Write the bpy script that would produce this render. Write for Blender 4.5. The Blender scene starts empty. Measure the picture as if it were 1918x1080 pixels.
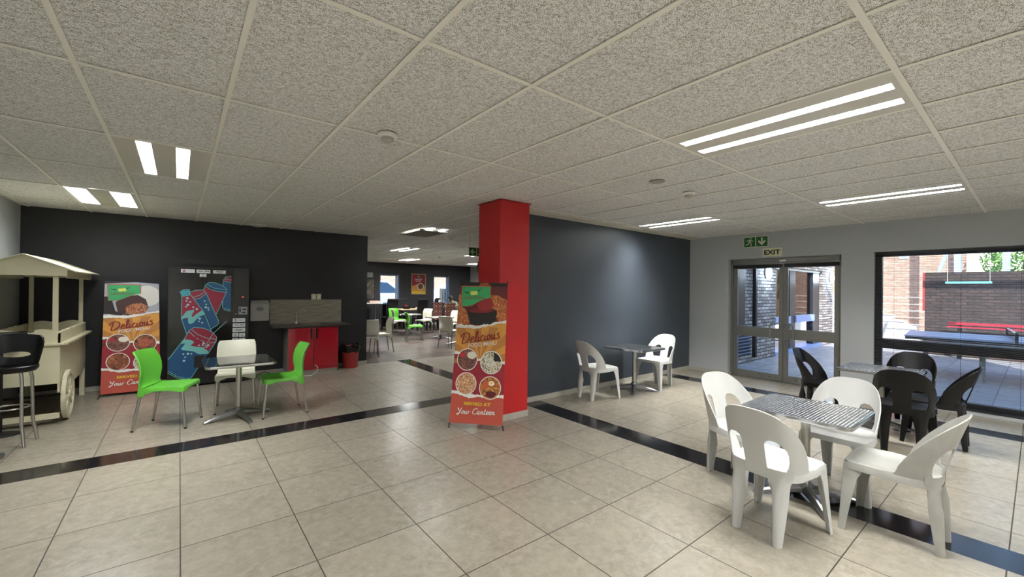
import bpy, bmesh, math, random
from mathutils import Vector, Matrix
random.seed(7)
C = bpy.context.scene.collection
sc = bpy.context.scene
PI = math.pi

# ------------------------------------------------------------------ camera
def setup_camera():
    f, yaw, pit, rol, h = 783.93, .6713, .0033, .0116, 1.5248
    F = Vector((math.sin(yaw)*math.cos(pit), math.cos(yaw)*math.cos(pit), math.sin(pit)))
    R = Vector((math.cos(yaw), -math.sin(yaw), 0)); U = R.cross(F)
    R2 = R*math.cos(rol)+U*math.sin(rol); U2 = -R*math.sin(rol)+U*math.cos(rol)
    cd = bpy.data.cameras.new('camera'); co = bpy.data.objects.new('camera', cd); C.objects.link(co)
    m = Matrix((( R2.x, U2.x, -F.x, 0), (R2.y, U2.y, -F.y, 0), (R2.z, U2.z, -F.z, h), (0, 0, 0, 1)))
    co.matrix_world = m
    cd.sensor_width = 36; cd.lens = f/1918*36; cd.clip_start = .02; cd.clip_end = 300
    sc.camera = co
setup_camera()

# ------------------------------------------------------------------ world, sun, exposure
w = bpy.data.worlds.new('sky'); sc.world = w; w.use_nodes = True
nt = w.node_tree; bgn = nt.nodes['Background']
sky = nt.nodes.new('ShaderNodeTexSky'); sky.sky_type = 'NISHITA'; sky.sun_disc = False
sky.sun_elevation = math.radians(42); sky.sun_rotation = math.radians(240); sky.air_density = 1.3
nt.links.new(sky.outputs[0], bgn.inputs[0]); bgn.inputs[1].default_value = .36
sd = bpy.data.lights.new('sun', 'SUN'); sd.energy = 7.5; sd.angle = .01; sd.color = (1, .93, .85)
so = bpy.data.objects.new('sun', sd); C.objects.link(so)
so.rotation_euler = Vector((.68, .40, -.62)).to_track_quat('-Z', 'Y').to_euler()
sc.view_settings.view_transform = 'Standard'; sc.view_settings.look = 'None'
sc.view_settings.gamma = 1; sc.view_settings.use_curve_mapping = False
sc.view_settings.exposure = 0.67
LAMP_POWER = 33.0          # W per tube slot
LAMP_COL = (1.0, .99, .965)

HC = 2.568   # ceiling height

# ------------------------------------------------------------------ materials
def lin(c):
    c = c.lstrip('#'); o = []
    for i in (0, 2, 4):
        v = int(c[i:i+2], 16)/255
        o.append(v/12.92 if v <= .04045 else ((v+.055)/1.055)**2.4)
    return (*o, 1)
_m = {}
def mat(name, col='#808080', rough=.5, metal=0, emit=0, ecol=None, spec=.5, noise=0, nscale=20, bump=0, bscale=60, coat=0, trans=0):
    if name in _m: return _m[name]
    m = bpy.data.materials.new(name); m.use_nodes = True; _m[name] = m
    n = m.node_tree.nodes; l = m.node_tree.links; b = n['Principled BSDF']
    c = lin(col)
    b.inputs['Base Color'].default_value = c; b.inputs['Roughness'].default_value = rough
    b.inputs['Metallic'].default_value = metal; b.inputs['Specular IOR Level'].default_value = spec
    b.inputs['Coat Weight'].default_value = coat
    if emit:
        b.inputs['Emission Color'].default_value = lin(ecol or col); b.inputs['Emission Strength'].default_value = emit
    if trans: b.inputs['Transmission Weight'].default_value = trans
    if noise or bump:
        tc = n.new('ShaderNodeTexCoord')
    if noise:
        t = n.new('ShaderNodeTexNoise'); t.inputs['Scale'].default_value = nscale; t.inputs['Detail'].default_value = 6
        l.new(tc.outputs['Object'], t.inputs['Vector'])
        r = n.new('ShaderNodeMapRange'); r.inputs[1].default_value = .3; r.inputs[2].default_value = .7
        r.inputs[3].default_value = 1-noise; r.inputs[4].default_value = 1+noise*.5
        l.new(t.outputs[0], r.inputs[0])
        mx = n.new('ShaderNodeVectorMath'); mx.operation = 'SCALE'; mx.inputs[0].default_value = c[:3]
        l.new(r.outputs[0], mx.inputs['Scale']); l.new(mx.outputs[0], b.inputs['Base Color'])
    if bump:
        t2 = n.new('ShaderNodeTexNoise'); t2.inputs['Scale'].default_value = bscale
        l.new(tc.outputs['Object'], t2.inputs['Vector'])
        bp = n.new('ShaderNodeBump'); bp.inputs['Strength'].default_value = bump; bp.inputs['Distance'].default_value = .004
        l.new(t2.outputs[0], bp.inputs['Height']); l.new(bp.outputs[0], b.inputs['Normal'])
    return m
def glass_mat(name, tint=(.93, .96, .97), refl=.10):
    if name in _m: return _m[name]
    m = bpy.data.materials.new(name); m.use_nodes = True; _m[name] = m
    n = m.node_tree.nodes; l = m.node_tree.links; n.clear()
    o = n.new('ShaderNodeOutputMaterial'); t = n.new('ShaderNodeBsdfTransparent'); t.inputs[0].default_value = (*tint, 1)
    g = n.new('ShaderNodeBsdfGlossy'); g.inputs['Roughness'].default_value = .02; mx = n.new('ShaderNodeMixShader')
    fr = n.new('ShaderNodeFresnel'); fr.inputs[0].default_value = 1.5
    l.new(fr.outputs[0], mx.inputs[0]); l.new(t.outputs[0], mx.inputs[1]); l.new(g.outputs[0], mx.inputs[2]); l.new(mx.outputs[0], o.inputs[0])
    return m
def N(m, typ, **kw):
    n = m.node_tree.nodes.new(typ)
    for k, v in kw.items(): setattr(n, k, v)
    return n
def math_(m, op, a, b=None, c=None):
    n = N(m, 'ShaderNodeMath', operation=op)
    for i, v in enumerate((a, b, c)):
        if v is None: continue
        if isinstance(v, (int, float)): n.inputs[i].default_value = v
        else: m.node_tree.links.new(v, n.inputs[i])
    return n.outputs[0]
def mixc(m, fac, a, b):
    n = N(m, 'ShaderNodeMix', data_type='RGBA')
    for i, v in ((0, fac), (6, a), (7, b)):
        if isinstance(v, (int, float)): n.inputs[i].default_value = v
        elif isinstance(v, tuple): n.inputs[i].default_value = v
        else: m.node_tree.links.new(v, n.inputs[i])
    return n.outputs[2]

def floor_tile_mat():
    m = mat('cream_floor_tile', '#b5ad9c', .22, spec=.5); l = m.node_tree.links; b = m.node_tree.nodes['Principled BSDF']
    uv = N(m, 'ShaderNodeUVMap', uv_map='tile'); sp = N(m, 'ShaderNodeSeparateXYZ'); l.new(uv.outputs[0], sp.inputs[0])
    def edge(s):
        fr = math_(m, 'FRACT', s); d = math_(m, 'ABSOLUTE', math_(m, 'SUBTRACT', fr, .5))
        return math_(m, 'GREATER_THAN', d, .4946)
    g = math_(m, 'MAXIMUM', edge(sp.outputs[0]), edge(sp.outputs[1]))
    cx = N(m, 'ShaderNodeCombineXYZ'); l.new(math_(m, 'FLOOR', sp.outputs[0]), cx.inputs[0]); l.new(math_(m, 'FLOOR', sp.outputs[1]), cx.inputs[1])
    wn = N(m, 'ShaderNodeTexWhiteNoise'); l.new(cx.outputs[0], wn.inputs[0])
    tc = N(m, 'ShaderNodeTexCoord')
    off = N(m, 'ShaderNodeVectorMath', operation='MULTIPLY_ADD'); l.new(wn.outputs[1], off.inputs[0]); off.inputs[1].default_value = (9, 9, 9); l.new(tc.outputs['Object'], off.inputs[2])
    n1 = N(m, 'ShaderNodeTexNoise'); n1.inputs['Scale'].default_value = 16; n1.inputs['Detail'].default_value = 10; n1.inputs['Roughness'].default_value = .78; n1.inputs['Distortion'].default_value = .35
    l.new(off.outputs[0], n1.inputs['Vector'])
    n2 = N(m, 'ShaderNodeTexNoise'); n2.inputs['Scale'].default_value = 3.5; n2.inputs['Detail'].default_value = 3; l.new(off.outputs[0], n2.inputs['Vector'])
    mr = N(m, 'ShaderNodeMapRange'); l.new(n1.outputs[0], mr.inputs[0]); mr.inputs[1].default_value = .38; mr.inputs[2].default_value = .62
    c1 = mixc(m, mr.outputs[0], lin('#827c6e'), lin('#999386'))
    mr2 = N(m, 'ShaderNodeMapRange'); l.new(n2.outputs[0], mr2.inputs[0]); mr2.inputs[1].default_value = .35; mr2.inputs[2].default_value = .65; mr2.inputs[3].default_value = .0; mr2.inputs[4].default_value = .5
    c2 = mixc(m, mr2.outputs[0], c1, lin('#968f80'))
    tone = math_(m, 'MULTIPLY_ADD', wn.outputs[0], .08, .95)
    sc_ = N(m, 'ShaderNodeVectorMath', operation='SCALE'); l.new(c2, sc_.inputs[0]); l.new(tone, sc_.inputs['Scale'])
    cf = mixc(m, g, sc_.outputs[0], lin('#2b241a'))
    l.new(cf, b.inputs['Base Color'])
    rr = math_(m, 'MULTIPLY_ADD', g, .5, .27); l.new(rr, b.inputs['Roughness'])
    return m
def ceiling_mat():
    m = mat('mineral_fibre_tile', '#c9c4b6', .9, spec=.2); l = m.node_tree.links; b = m.node_tree.nodes['Principled BSDF']
    tc = N(m, 'ShaderNodeTexCoord')
    mp = N(m, 'ShaderNodeMapping'); mp.inputs['Scale'].default_value = (1, 1.35, 1); mp.inputs['Rotation'].default_value = (0, 0, .5); l.new(tc.outputs['Object'], mp.inputs[0])
    n0 = N(m, 'ShaderNodeTexNoise'); n0.inputs['Scale'].default_value = 200; n0.inputs['Detail'].default_value = 2; n0.inputs['Roughness'].default_value = .55; l.new(mp.outputs[0], n0.inputs['Vector'])
    n1 = N(m, 'ShaderNodeTexNoise'); n1.inputs['Scale'].default_value = 55; n1.inputs['Detail'].default_value = 2; l.new(mp.outputs[0], n1.inputs['Vector'])
    s = math_(m, 'MULTIPLY_ADD', n1.outputs[0], .35, n0.outputs[0])
    mr = N(m, 'ShaderNodeMapRange'); l.new(s, mr.inputs[0]); mr.inputs[1].default_value = .625; mr.inputs[2].default_value = .66
    mr.inputs[3].default_value = 1; mr.inputs[4].default_value = 0
    n3 = N(m, 'ShaderNodeTexNoise'); n3.inputs['Scale'].default_value = 1.3; l.new(tc.outputs['Object'], n3.inputs['Vector'])
    base = mixc(m, n3.outputs[0], lin('#efeff0'), lin('#f6f6f5'))
    c = mixc(m, mr.outputs[0], base, lin('#98958a')); l.new(c, b.inputs['Base Color'])
    bp = N(m, 'ShaderNodeBump', invert=True); bp.inputs['Strength'].default_value = .4; bp.inputs['Distance'].default_value = .003; l.new(mr.outputs[0], bp.inputs['Height']); l.new(bp.outputs[0], b.inputs['Normal'])
    return m
def brick_mat(name, axes, c1, c2, mort, bw=.22, bh=.075, msize=.010, rough=.85, bias=0, offs=.5):
    if name in _m: return _m[name]
    m = mat(name, '#888888', rough); l = m.node_tree.links; b = m.node_tree.nodes['Principled BSDF']
    tc = N(m, 'ShaderNodeTexCoord'); sp = N(m, 'ShaderNodeSeparateXYZ'); l.new(tc.outputs['Object'], sp.inputs[0])
    cb = N(m, 'ShaderNodeCombineXYZ'); l.new(sp.outputs['XYZ'.index(axes[0])], cb.inputs[0]); l.new(sp.outputs['XYZ'.index(axes[1])], cb.inputs[1])
    br = N(m, 'ShaderNodeTexBrick'); l.new(cb.outputs[0], br.inputs[0]); br.offset = offs
    br.inputs['Scale'].default_value = 1; br.inputs['Brick Width'].default_value = bw; br.inputs['Row Height'].default_value = bh
    br.inputs['Mortar Size'].default_value = msize; br.inputs['Color1'].default_value = lin(c1); br.inputs['Color2'].default_value = lin(c2)
    br.inputs['Mortar'].default_value = lin(mort); br.inputs['Bias'].default_value = bias
    n1 = N(m, 'ShaderNodeTexNoise'); n1.inputs['Scale'].default_value = 9; n1.inputs['Detail'].default_value = 5; l.new(tc.outputs['Object'], n1.inputs['Vector'])
    mr = N(m, 'ShaderNodeMapRange'); l.new(n1.outputs[0], mr.inputs[0]); mr.inputs[3].default_value = .6; mr.inputs[4].default_value = 1.35
    sv = N(m, 'ShaderNodeVectorMath', operation='SCALE'); l.new(br.outputs[0], sv.inputs[0]); l.new(mr.outputs[0], sv.inputs['Scale'])
    l.new(sv.outputs[0], b.inputs['Base Color'])
    bp = N(m, 'ShaderNodeBump', invert=True); bp.inputs['Strength'].default_value = .6; bp.inputs['Distance'].default_value = .006; l.new(br.outputs['Fac'], bp.inputs['Height']); l.new(bp.outputs[0], b.inputs['Normal'])
    return m
def food_mat(name, cols, scale=55, rough=.45):
    if name in _m: return _m[name]
    m = mat(name, cols[0], rough); l = m.node_tree.links; b = m.node_tree.nodes['Principled BSDF']
    tc = N(m, 'ShaderNodeTexCoord'); v = N(m, 'ShaderNodeTexVoronoi'); v.inputs['Scale'].default_value = scale
    nz = N(m, 'ShaderNodeTexNoise'); nz.inputs['Scale'].default_value = scale*.6; nz.inputs['Detail'].default_value = 4; l.new(tc.outputs['Object'], nz.inputs['Vector'])
    mx = N(m, 'ShaderNodeVectorMath', operation='MULTIPLY_ADD'); l.new(nz.outputs[1], mx.inputs[0]); mx.inputs[1].default_value = (.03, .03, .03); l.new(tc.outputs['Object'], mx.inputs[2])
    l.new(mx.outputs[0], v.inputs['Vector'])
    sp = N(m, 'ShaderNodeSeparateColor'); l.new(v.outputs['Color'], sp.inputs[0])
    cr = N(m, 'ShaderNodeValToRGB'); e = cr.color_ramp; e.interpolation = 'LINEAR'
    while len(e.elements) < len(cols): e.elements.new(.5)
    for i, c in enumerate(cols): e.elements[i].position = i/(len(cols)-1); e.elements[i].color = lin(c)
    l.new(sp.outputs[0], cr.inputs[0]); l.new(cr.outputs[0], b.inputs['Base Color'])
    return m
def emboss_mat():
    m = mat('embossed_steel', '#a9abac', .16, 1); l = m.node_tree.links; b = m.node_tree.nodes['Principled BSDF']
    tc = N(m, 'ShaderNodeTexCoord'); sp = N(m, 'ShaderNodeSeparateXYZ'); l.new(tc.outputs['Object'], sp.inputs[0])
    k = 2*PI/.042
    a = math_(m, 'SINE', math_(m, 'MULTIPLY', sp.outputs[0], k)); c = math_(m, 'SINE', math_(m, 'MULTIPLY', sp.outputs[1], k))
    h = math_(m, 'ABSOLUTE', math_(m, 'MULTIPLY', a, c))
    h2 = math_(m, 'POWER', h, .6)
    bp = N(m, 'ShaderNodeBump'); bp.inputs['Strength'].default_value = 1; bp.inputs['Distance'].default_value = .006; l.new(h2, bp.inputs['Height']); l.new(bp.outputs[0], b.inputs['Normal'])
    mr = N(m, 'ShaderNodeMapRange'); l.new(h, mr.inputs[0]); mr.inputs[2].default_value = .5
    cc = mixc(m, mr.outputs[0], lin('#55585c'), lin('#c9cbcc')); l.new(cc, b.inputs['Base Color'])
    return m
M_FLOOR = floor_tile_mat(); M_CEIL = ceiling_mat(); M_EMB = emboss_mat()
M_BLACKTILE = mat('black_polished_tile', '#1c1a1d', .12, noise=.3, nscale=8)
M_DARKWALL = mat('charcoal_paint', '#1c1d21', .55, bump=.15, bscale=90)
M_CENTRE = mat('slate_grey_paint', '#363c44', .45, bump=.12, bscale=90)
M_GREY = mat('light_grey_paint', '#acb0b2', .6, bump=.1, bscale=90)
M_SKIRT = mat('grey_skirting_tile', '#aaa79c', .4, noise=.08, nscale=4)
M_TEE = mat('cream_tee_metal', '#eeece2', .45)
M_RED = mat('red_wall_paint', '#b3191d', .42, bump=.08, bscale=80)
M_ALU = mat('grey_aluminium', '#7d7e7a', .42, .55)
M_DARKALU = mat('charcoal_aluminium', '#2d3138', .4, .3)
M_BLACK = mat('black_plastic', '#08080a', .3, spec=.35)
M_BLACKM = mat('matte_black', '#0a0a0c', .6)
M_WHITEP = mat('white_moulded_plastic', '#c8c9c6', .38, noise=.03, nscale=6)
M_WHITEW = mat('worn_white_plastic', '#a2a29b', .42, noise=.10, nscale=11)
M_CREAM = mat('off_white_plastic', '#dcdacb', .4)
M_GREEN = mat('lime_green_plastic', '#5aab36', .38)
M_CHROME = mat('brushed_steel_tube', '#b9b8b2', .28, 1)
M_CAST = mat('cast_aluminium', '#8f9194', .3, 1)
M_WPAINT = mat('cream_painted_wood', '#d5d0b2', .5, noise=.06, nscale=5)
M_GLASS = glass_mat('window_glass')
M_WHITE = mat('white_gloss', '#e4e4de', .35)
M_RUB = mat('black_rubber', '#161616', .7)

# ------------------------------------------------------------------ mesh builder
class MB:
    def __init__(s): s.v = []; s.f = []; s.m = []; s.uv = []; s.mats = []; s.sm = []
    def mi(s, m):
        if m is None: m = s.mats[0] if s.mats else M_WHITE
        if m not in s.mats: s.mats.append(m)
        return s.mats.index(m)
    def add(s, vs, fs, m=None, smooth=False, M=None, uvs=None):
        o = len(s.v); k = s.mi(m)
        for p in vs:
            p = Vector(p)
            if M is not None: p = M @ p
            s.v.append(p)
        for i, f in enumerate(fs):
            s.f.append([o+a for a in f]); s.m.append(k); s.sm.append(smooth); s.uv.append(uvs[i] if uvs else None)
        return s
    def box(s, x0, x1, y0, y1, z0, z1, m=None, M=None):
        if x0 > x1: x0, x1 = x1, x0
        if y0 > y1: y0, y1 = y1, y0
        if z0 > z1: z0, z1 = z1, z0
        v = [(x0,y0,z0),(x1,y0,z0),(x1,y1,z0),(x0,y1,z0),(x0,y0,z1),(x1,y0,z1),(x1,y1,z1),(x0,y1,z1)]
        f = [(0,3,2,1),(4,5,6,7),(0,1,5,4),(1,2,6,5),(2,3,7,6),(3,0,4,7)]
        return s.add(v, f, m, False, M)
    def bar(s, a, b, wx, wz, m=None, up=(0,0,1)):
        a = Vector(a); b = Vector(b); d = (b-a).normalized(); u = Vector(up)
        if abs(d.dot(u)) > .98: u = Vector((1,0,0))
        r = d.cross(u).normalized(); t = r.cross(d)
        v = []
        for p in (a, b):
            for sx, sz in ((-1,-1),(1,-1),(1,1),(-1,1)): v.append(p+r*sx*wx/2+t*sz*wz/2)
        return s.add(v, [(0,1,2,3),(7,6,5,4),(0,4,5,1),(1,5,6,2),(2,6,7,3),(3,7,4,0)], m)
    def tube(s, pts, r, m=None, n=12, caps=True, closed=False):
        pts = [Vector(p) for p in pts]; k = len(pts); rs = r if isinstance(r, (list, tuple)) else [r]*k
        vs = []; prev = None
        for i, p in enumerate(pts):
            if closed: d = pts[(i+1) % k]-pts[i-1]
            else: d = (pts[min(i+1, k-1)]-pts[max(i-1, 0)])
            d.normalize()
            if prev is None:
                u = Vector((0,0,1)) if abs(d.z) < .9 else Vector((1,0,0)); x = d.cross(u).normalized()
            else: x = (prev-d*prev.dot(d)).normalized()
            prev = x; y = d.cross(x)
            for j in range(n):
                a = 2*PI*j/n; vs.append(p+(x*math.cos(a)+y*math.sin(a))*rs[i])
        fs = []
        for i in range(k if closed else k-1):
            a0 = i*n; b0 = ((i+1) % k)*n
            for j in range(n): fs.append((a0+j, a0+(j+1) % n, b0+(j+1) % n, b0+j))
        s.add(vs, fs, m, True)
        if caps and not closed:
            s.add(vs[:n], [tuple(range(n))[::-1]], m); s.add(vs[-n:], [tuple(range(n))], m)
        return s
    def lathe(s, prof, cx, cy, m=None, n=24, z0=0, smooth=True, sy=1):
        vs = []
        for r, z in prof:
            for j in range(n): a = 2*PI*j/n; vs.append((cx+r*math.cos(a), cy+sy*r*math.sin(a), z0+z))
        fs = []
        for i in range(len(prof)-1):
            for j in range(n): fs.append((i*n+j, i*n+(j+1) % n, (i+1)*n+(j+1) % n, (i+1)*n+j))
        s.add(vs, fs, m, smooth)
        if prof[0][0] > 1e-4: s.add(vs[:n], [tuple(range(n))[::-1]], m)
        if prof[-1][0] > 1e-4: s.add(vs[-n:], [tuple(range(n))], m)
        return s
    def grid(s, rows, m=None, smooth=True, closed=False, M=None):
        n = len(rows[0]); vs = [p for r in rows for p in r]; fs = []
        for i in range(len(rows)-1):
            for j in range(n if closed else n-1): fs.append((i*n+j, i*n+(j+1) % n, (i+1)*n+(j+1) % n, (i+1)*n+j))
        return s.add(vs, fs, m, smooth, M)
    def prism(s, poly, fn, m=None, t=.01):
        """poly in 2-D, fn(u,v,d) -> 3-D ; thickness t"""
        n = len(poly); v = [fn(a, b, 0) for a, b in poly]+[fn(a, b, t) for a, b in poly]
        from mathutils.geometry import tessellate_polygon
        tr = [tuple(q) for q in tessellate_polygon([[Vector((a, b, 0)) for a, b in poly]])]
        f = [q[::-1] for q in tr]+[tuple(n+i for i in q) for q in tr]+[(i, (i+1) % n, n+(i+1) % n, n+i) for i in range(n)]
        return s.add(v, f, m)
    def build(s, name, m=None, parent=None, loc=None, rotz=None, bevel=0, sub=0, solid=0, seg=2, recalc=True):
        me = bpy.data.meshes.new(name)
        me.from_pydata([tuple(p) for p in s.v], [], s.f)
        mats = s.mats if m is None else ([m] if len(s.mats) <= 1 else s.mats)
        for q in mats: me.materials.append(q)
        me.polygons.foreach_set('material_index', s.m); me.polygons.foreach_set('use_smooth', s.sm)
        if any(u is not None for u in s.uv):
            ul = me.uv_layers.new(name='tile')
            for p, u in zip(me.polygons, s.uv):
                if u:
                    for li, c in zip(p.loop_indices, u): ul.data[li].uv = c
        me.update()
        if recalc:
            bm = bmesh.new(); bm.from_mesh(me)
            bmesh.ops.remove_doubles(bm, verts=bm.verts, dist=1e-5)
            bmesh.ops.recalc_face_normals(bm, faces=bm.faces)
            if solid:
                bmesh.ops.triangulate(bm, faces=[f for f in bm.faces if len(f.verts) > 4])
                for v in bm.verts: v.co -= v.normal*solid*.5*.0
                bmesh.ops.solidify(bm, geom=bm.faces[:], thickness=solid); bmesh.ops.recalc_face_normals(bm, faces=bm.faces)
            bm.to_mesh(me); bm.free()
            if any(s.sm): me.set_sharp_from_angle(angle=math.radians(42))
        o = bpy.data.objects.new(name, me); C.objects.link(o)
        if parent is not None: o.parent = parent
        if loc is not None: o.location = loc
        if rotz is not None: o.rotation_euler = (0, 0, rotz)
        if sub:
            md = o.modifiers.new('sub', 'SUBSURF'); md.levels = sub; md.render_levels = sub
        if bevel:
            md = o.modifiers.new('bev', 'BEVEL'); md.width = bevel; md.segments = seg; md.limit_method = 'ANGLE'; md.angle_limit = math.radians(40)
        return o
def tag(o, label, cat, group=None):
    o['label'] = label; o['category'] = cat
    if group: o['group'] = group
    return o
def struct(o):
    o['kind'] = 'structure'; return o
def thing(name, label, cat, loc=(0, 0, 0), rotz=0, group=None):
    o = bpy.data.objects.new(name, None); C.objects.link(o); o.empty_display_size = .1
    o.location = loc; o.rotation_euler = (0, 0, rotz)
    return tag(o, label, cat, group)
def kids(o): return [c for c in list(bpy.data.objects) if c.parent == o]
def dup(root, loc, rotz, label, group=None, mats=None):
    r = root.copy(); C.objects.link(r); r.location = loc; r.rotation_euler = (0, 0, rotz); r['label'] = label
    if group: r['group'] = group
    def rec(src, dst):
        for ch in kids(src):
            if ch.type == 'LIGHT': continue
            c = ch.copy(); C.objects.link(c); c.parent = dst
            if mats and ch.data and any(q in mats for q in ch.data.materials[:]):
                key = (ch.data.name, tuple(sorted((a.name, b.name) for a, b in mats.items())))
                if key not in _mc:
                    d = ch.data.copy()
                    for i, q in enumerate(d.materials):
                        if q in mats: d.materials[i] = mats[q]
                    _mc[key] = d
                c.data = _mc[key]
            rec(ch, c)
    rec(root, r)
    return r
_mc = {}
def text2d(body, size=1, bold=0, shear=0, sx=1, space=1):
    cu = bpy.data.curves.new('t', 'FONT'); cu.body = body; cu.size = size; cu.offset = bold; cu.shear = shear
    cu.align_x = 'LEFT'; cu.align_y = 'BOTTOM_BASELINE'; cu.resolution_u = 3; cu.space_character = space
    ob = bpy.data.objects.new('t', cu); C.objects.link(ob)
    me = bpy.data.meshes.new_from_object(ob)
    vs = [(v.co.x*sx, v.co.y) for v in me.vertices]; fs = [tuple(p.vertices) for p in me.polygons]
    bpy.data.objects.remove(ob); bpy.data.curves.remove(cu); bpy.data.meshes.remove(me)
    return vs, fs
def put_text(mb, body, fn, x0, y0, width, height, m, bold=0, shear=0, rot=0, d=.001, align='L'):
    """lettering fitted to width x height with its lower left at x0,y0 of the 2-D frame fn(u,v,d)"""
    vs, fs = text2d(body, 1, bold, shear)
    xa = min(v[0] for v in vs); xb = max(v[0] for v in vs); ya = min(v[1] for v in vs); yb = max(v[1] for v in vs)
    c, s = math.cos(rot), math.sin(rot); out = []
    for x, y in vs:
        X = (x-xa)/(xb-xa)*width; Y = (y-ya)/(yb-ya)*height
        out.append(fn(x0+X*c-Y*s, y0+X*s+Y*c, d))
    mb.add(out, fs, m)
def ribbon(mb, pts, wdt, fn, m, d):
    n = len(pts)
    if n < 2: return
    L = []
    for i, p in enumerate(pts):
        a = pts[max(i-1, 0)]; b = pts[min(i+1, n-1)]; dx, dy = b[0]-a[0], b[1]-a[1]; k = math.hypot(dx, dy) or 1
        L.append((p[0]-dy/k*wdt/2, p[1]+dx/k*wdt/2)); L.append((p[0]+dy/k*wdt/2, p[1]-dx/k*wdt/2))
    vs = [fn(a, b, d) for a, b in L]; mb.add(vs, [(2*i, 2*i+1, 2*i+3, 2*i+2) for i in range(n-1)], m)
def flat(mb, poly, fn, m, d):
    """2-D polygon (may be concave) laid on the surface"""
    from mathutils.geometry import tessellate_polygon
    vs = [fn(a, b, d) for a, b in poly]
    tr = tessellate_polygon([[Vector((a, b, 0)) for a, b in poly]])
    mb.add(vs, [tuple(t) for t in tr], m)
def ell(cx, cy, rx, ry, n=28, a0=0): return [(cx+rx*math.cos(2*PI*i/n+a0), cy+ry*math.sin(2*PI*i/n+a0)) for i in range(n)]

# ------------------------------------------------------------------ FLOOR
def build_floor():
    mb = MB()
    X0, XB0, XB1, XC0, XC1 = -1.82, 3.614, 3.914, 6.90, 7.20
    def ux(x, z): return {0: (x-.0205)/.6, 1: (x-4.21)/.6, 2: (x-7.50)/.6}[z]
    def vy(y, z): return {0: (y-3.104)/.6, 1: (y-5.50)/.6}[z]
    def quad(x0, x1, y0, y1, xz, yz, m):
        uv = [(ux(a, xz), vy(b, yz)) for a, b in ((x0,y0),(x1,y0),(x1,y1),(x0,y1))]
        mb.add([(x0,y0,0),(x1,y0,0),(x1,y1,0),(x0,y1,0)], [(0,1,2,3)], m, False, None, [uv])
    Y0, YB0, YB1, YE = -3.0, 4.904, 5.204, 8.44
    quad(X0, XB0, Y0, YB0, 0, 0, M_FLOOR); quad(X0, XB0, YB0, YB1, 0, 0, M_BLACKTILE); quad(X0, XB0, YB1, YE, 0, 1, M_FLOOR)
    quad(XB0, XB1, Y0, YE, 0, 0, M_BLACKTILE)
    quad(XB1, XC0, Y0, YB0, 1, 0, M_FLOOR); quad(XC0, XC1, Y0, YB0, 1, 0, M_BLACKTILE); quad(XC1, 8.20, Y0, YB0, 2, 0, M_FLOOR)
    quad(XB1, 10.70, YB0, YE, 1, 1, M_FLOOR)
    for x in [X0]: pass
    # body below so that the floor has depth
    mb.box(-1.82, 8.20, -3.0, YE, -.12, -.004, M_SKIRT); mb.box(8.20, 10.70, 4.46, YE, -.12, -.004, M_SKIRT)
    struct(mb.build('floor', recalc=False))
    m = mat('grey_brown_laminate', '#6d625b', .28)
    l = m.node_tree.links; b = m.node_tree.nodes['Principled BSDF']
    tc = N(m, 'ShaderNodeTexCoord'); br = N(m, 'ShaderNodeTexBrick'); l.new(tc.outputs['Object'], br.inputs[0])
    br.inputs['Scale'].default_value = 1; br.inputs['Brick Width'].default_value = 1.3; br.inputs['Row Height'].default_value = .19; br.inputs['Mortar Size'].default_value = .003
    br.inputs['Color1'].default_value = lin('#655c56'); br.inputs['Color2'].default_value = lin('#463e39'); br.inputs['Mortar'].default_value = lin('#2e2926')
    mp = N(m, 'ShaderNodeMapping'); mp.inputs['Scale'].default_value = (1.5, 22, 1); l.new(tc.outputs['Object'], mp.inputs[0])
    nz = N(m, 'ShaderNodeTexNoise'); nz.inputs['Scale'].default_value = 2; nz.inputs['Detail'].default_value = 6; l.new(mp.outputs[0], nz.inputs['Vector'])
    mr = N(m, 'ShaderNodeMapRange'); l.new(nz.outputs[0], mr.inputs[0]); mr.inputs[3].default_value = .6; mr.inputs[4].default_value = 1.4
    sv = N(m, 'ShaderNodeVectorMath', operation='SCALE'); l.new(br.outputs[0], sv.inputs[0]); l.new(mr.outputs[0], sv.inputs['Scale']); l.new(sv.outputs[0], b.inputs['Base Color'])
    struct(MB().box(1.0, 10.70, 8.44, 16.55, -.12, 0, m).build('floor'))
    # metal strip between tile and laminate
    struct(MB().box(2.97, 10.55, 8.425, 8.455, 0, .003, M_BLACKM).build('trim_1'))
build_floor()

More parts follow.
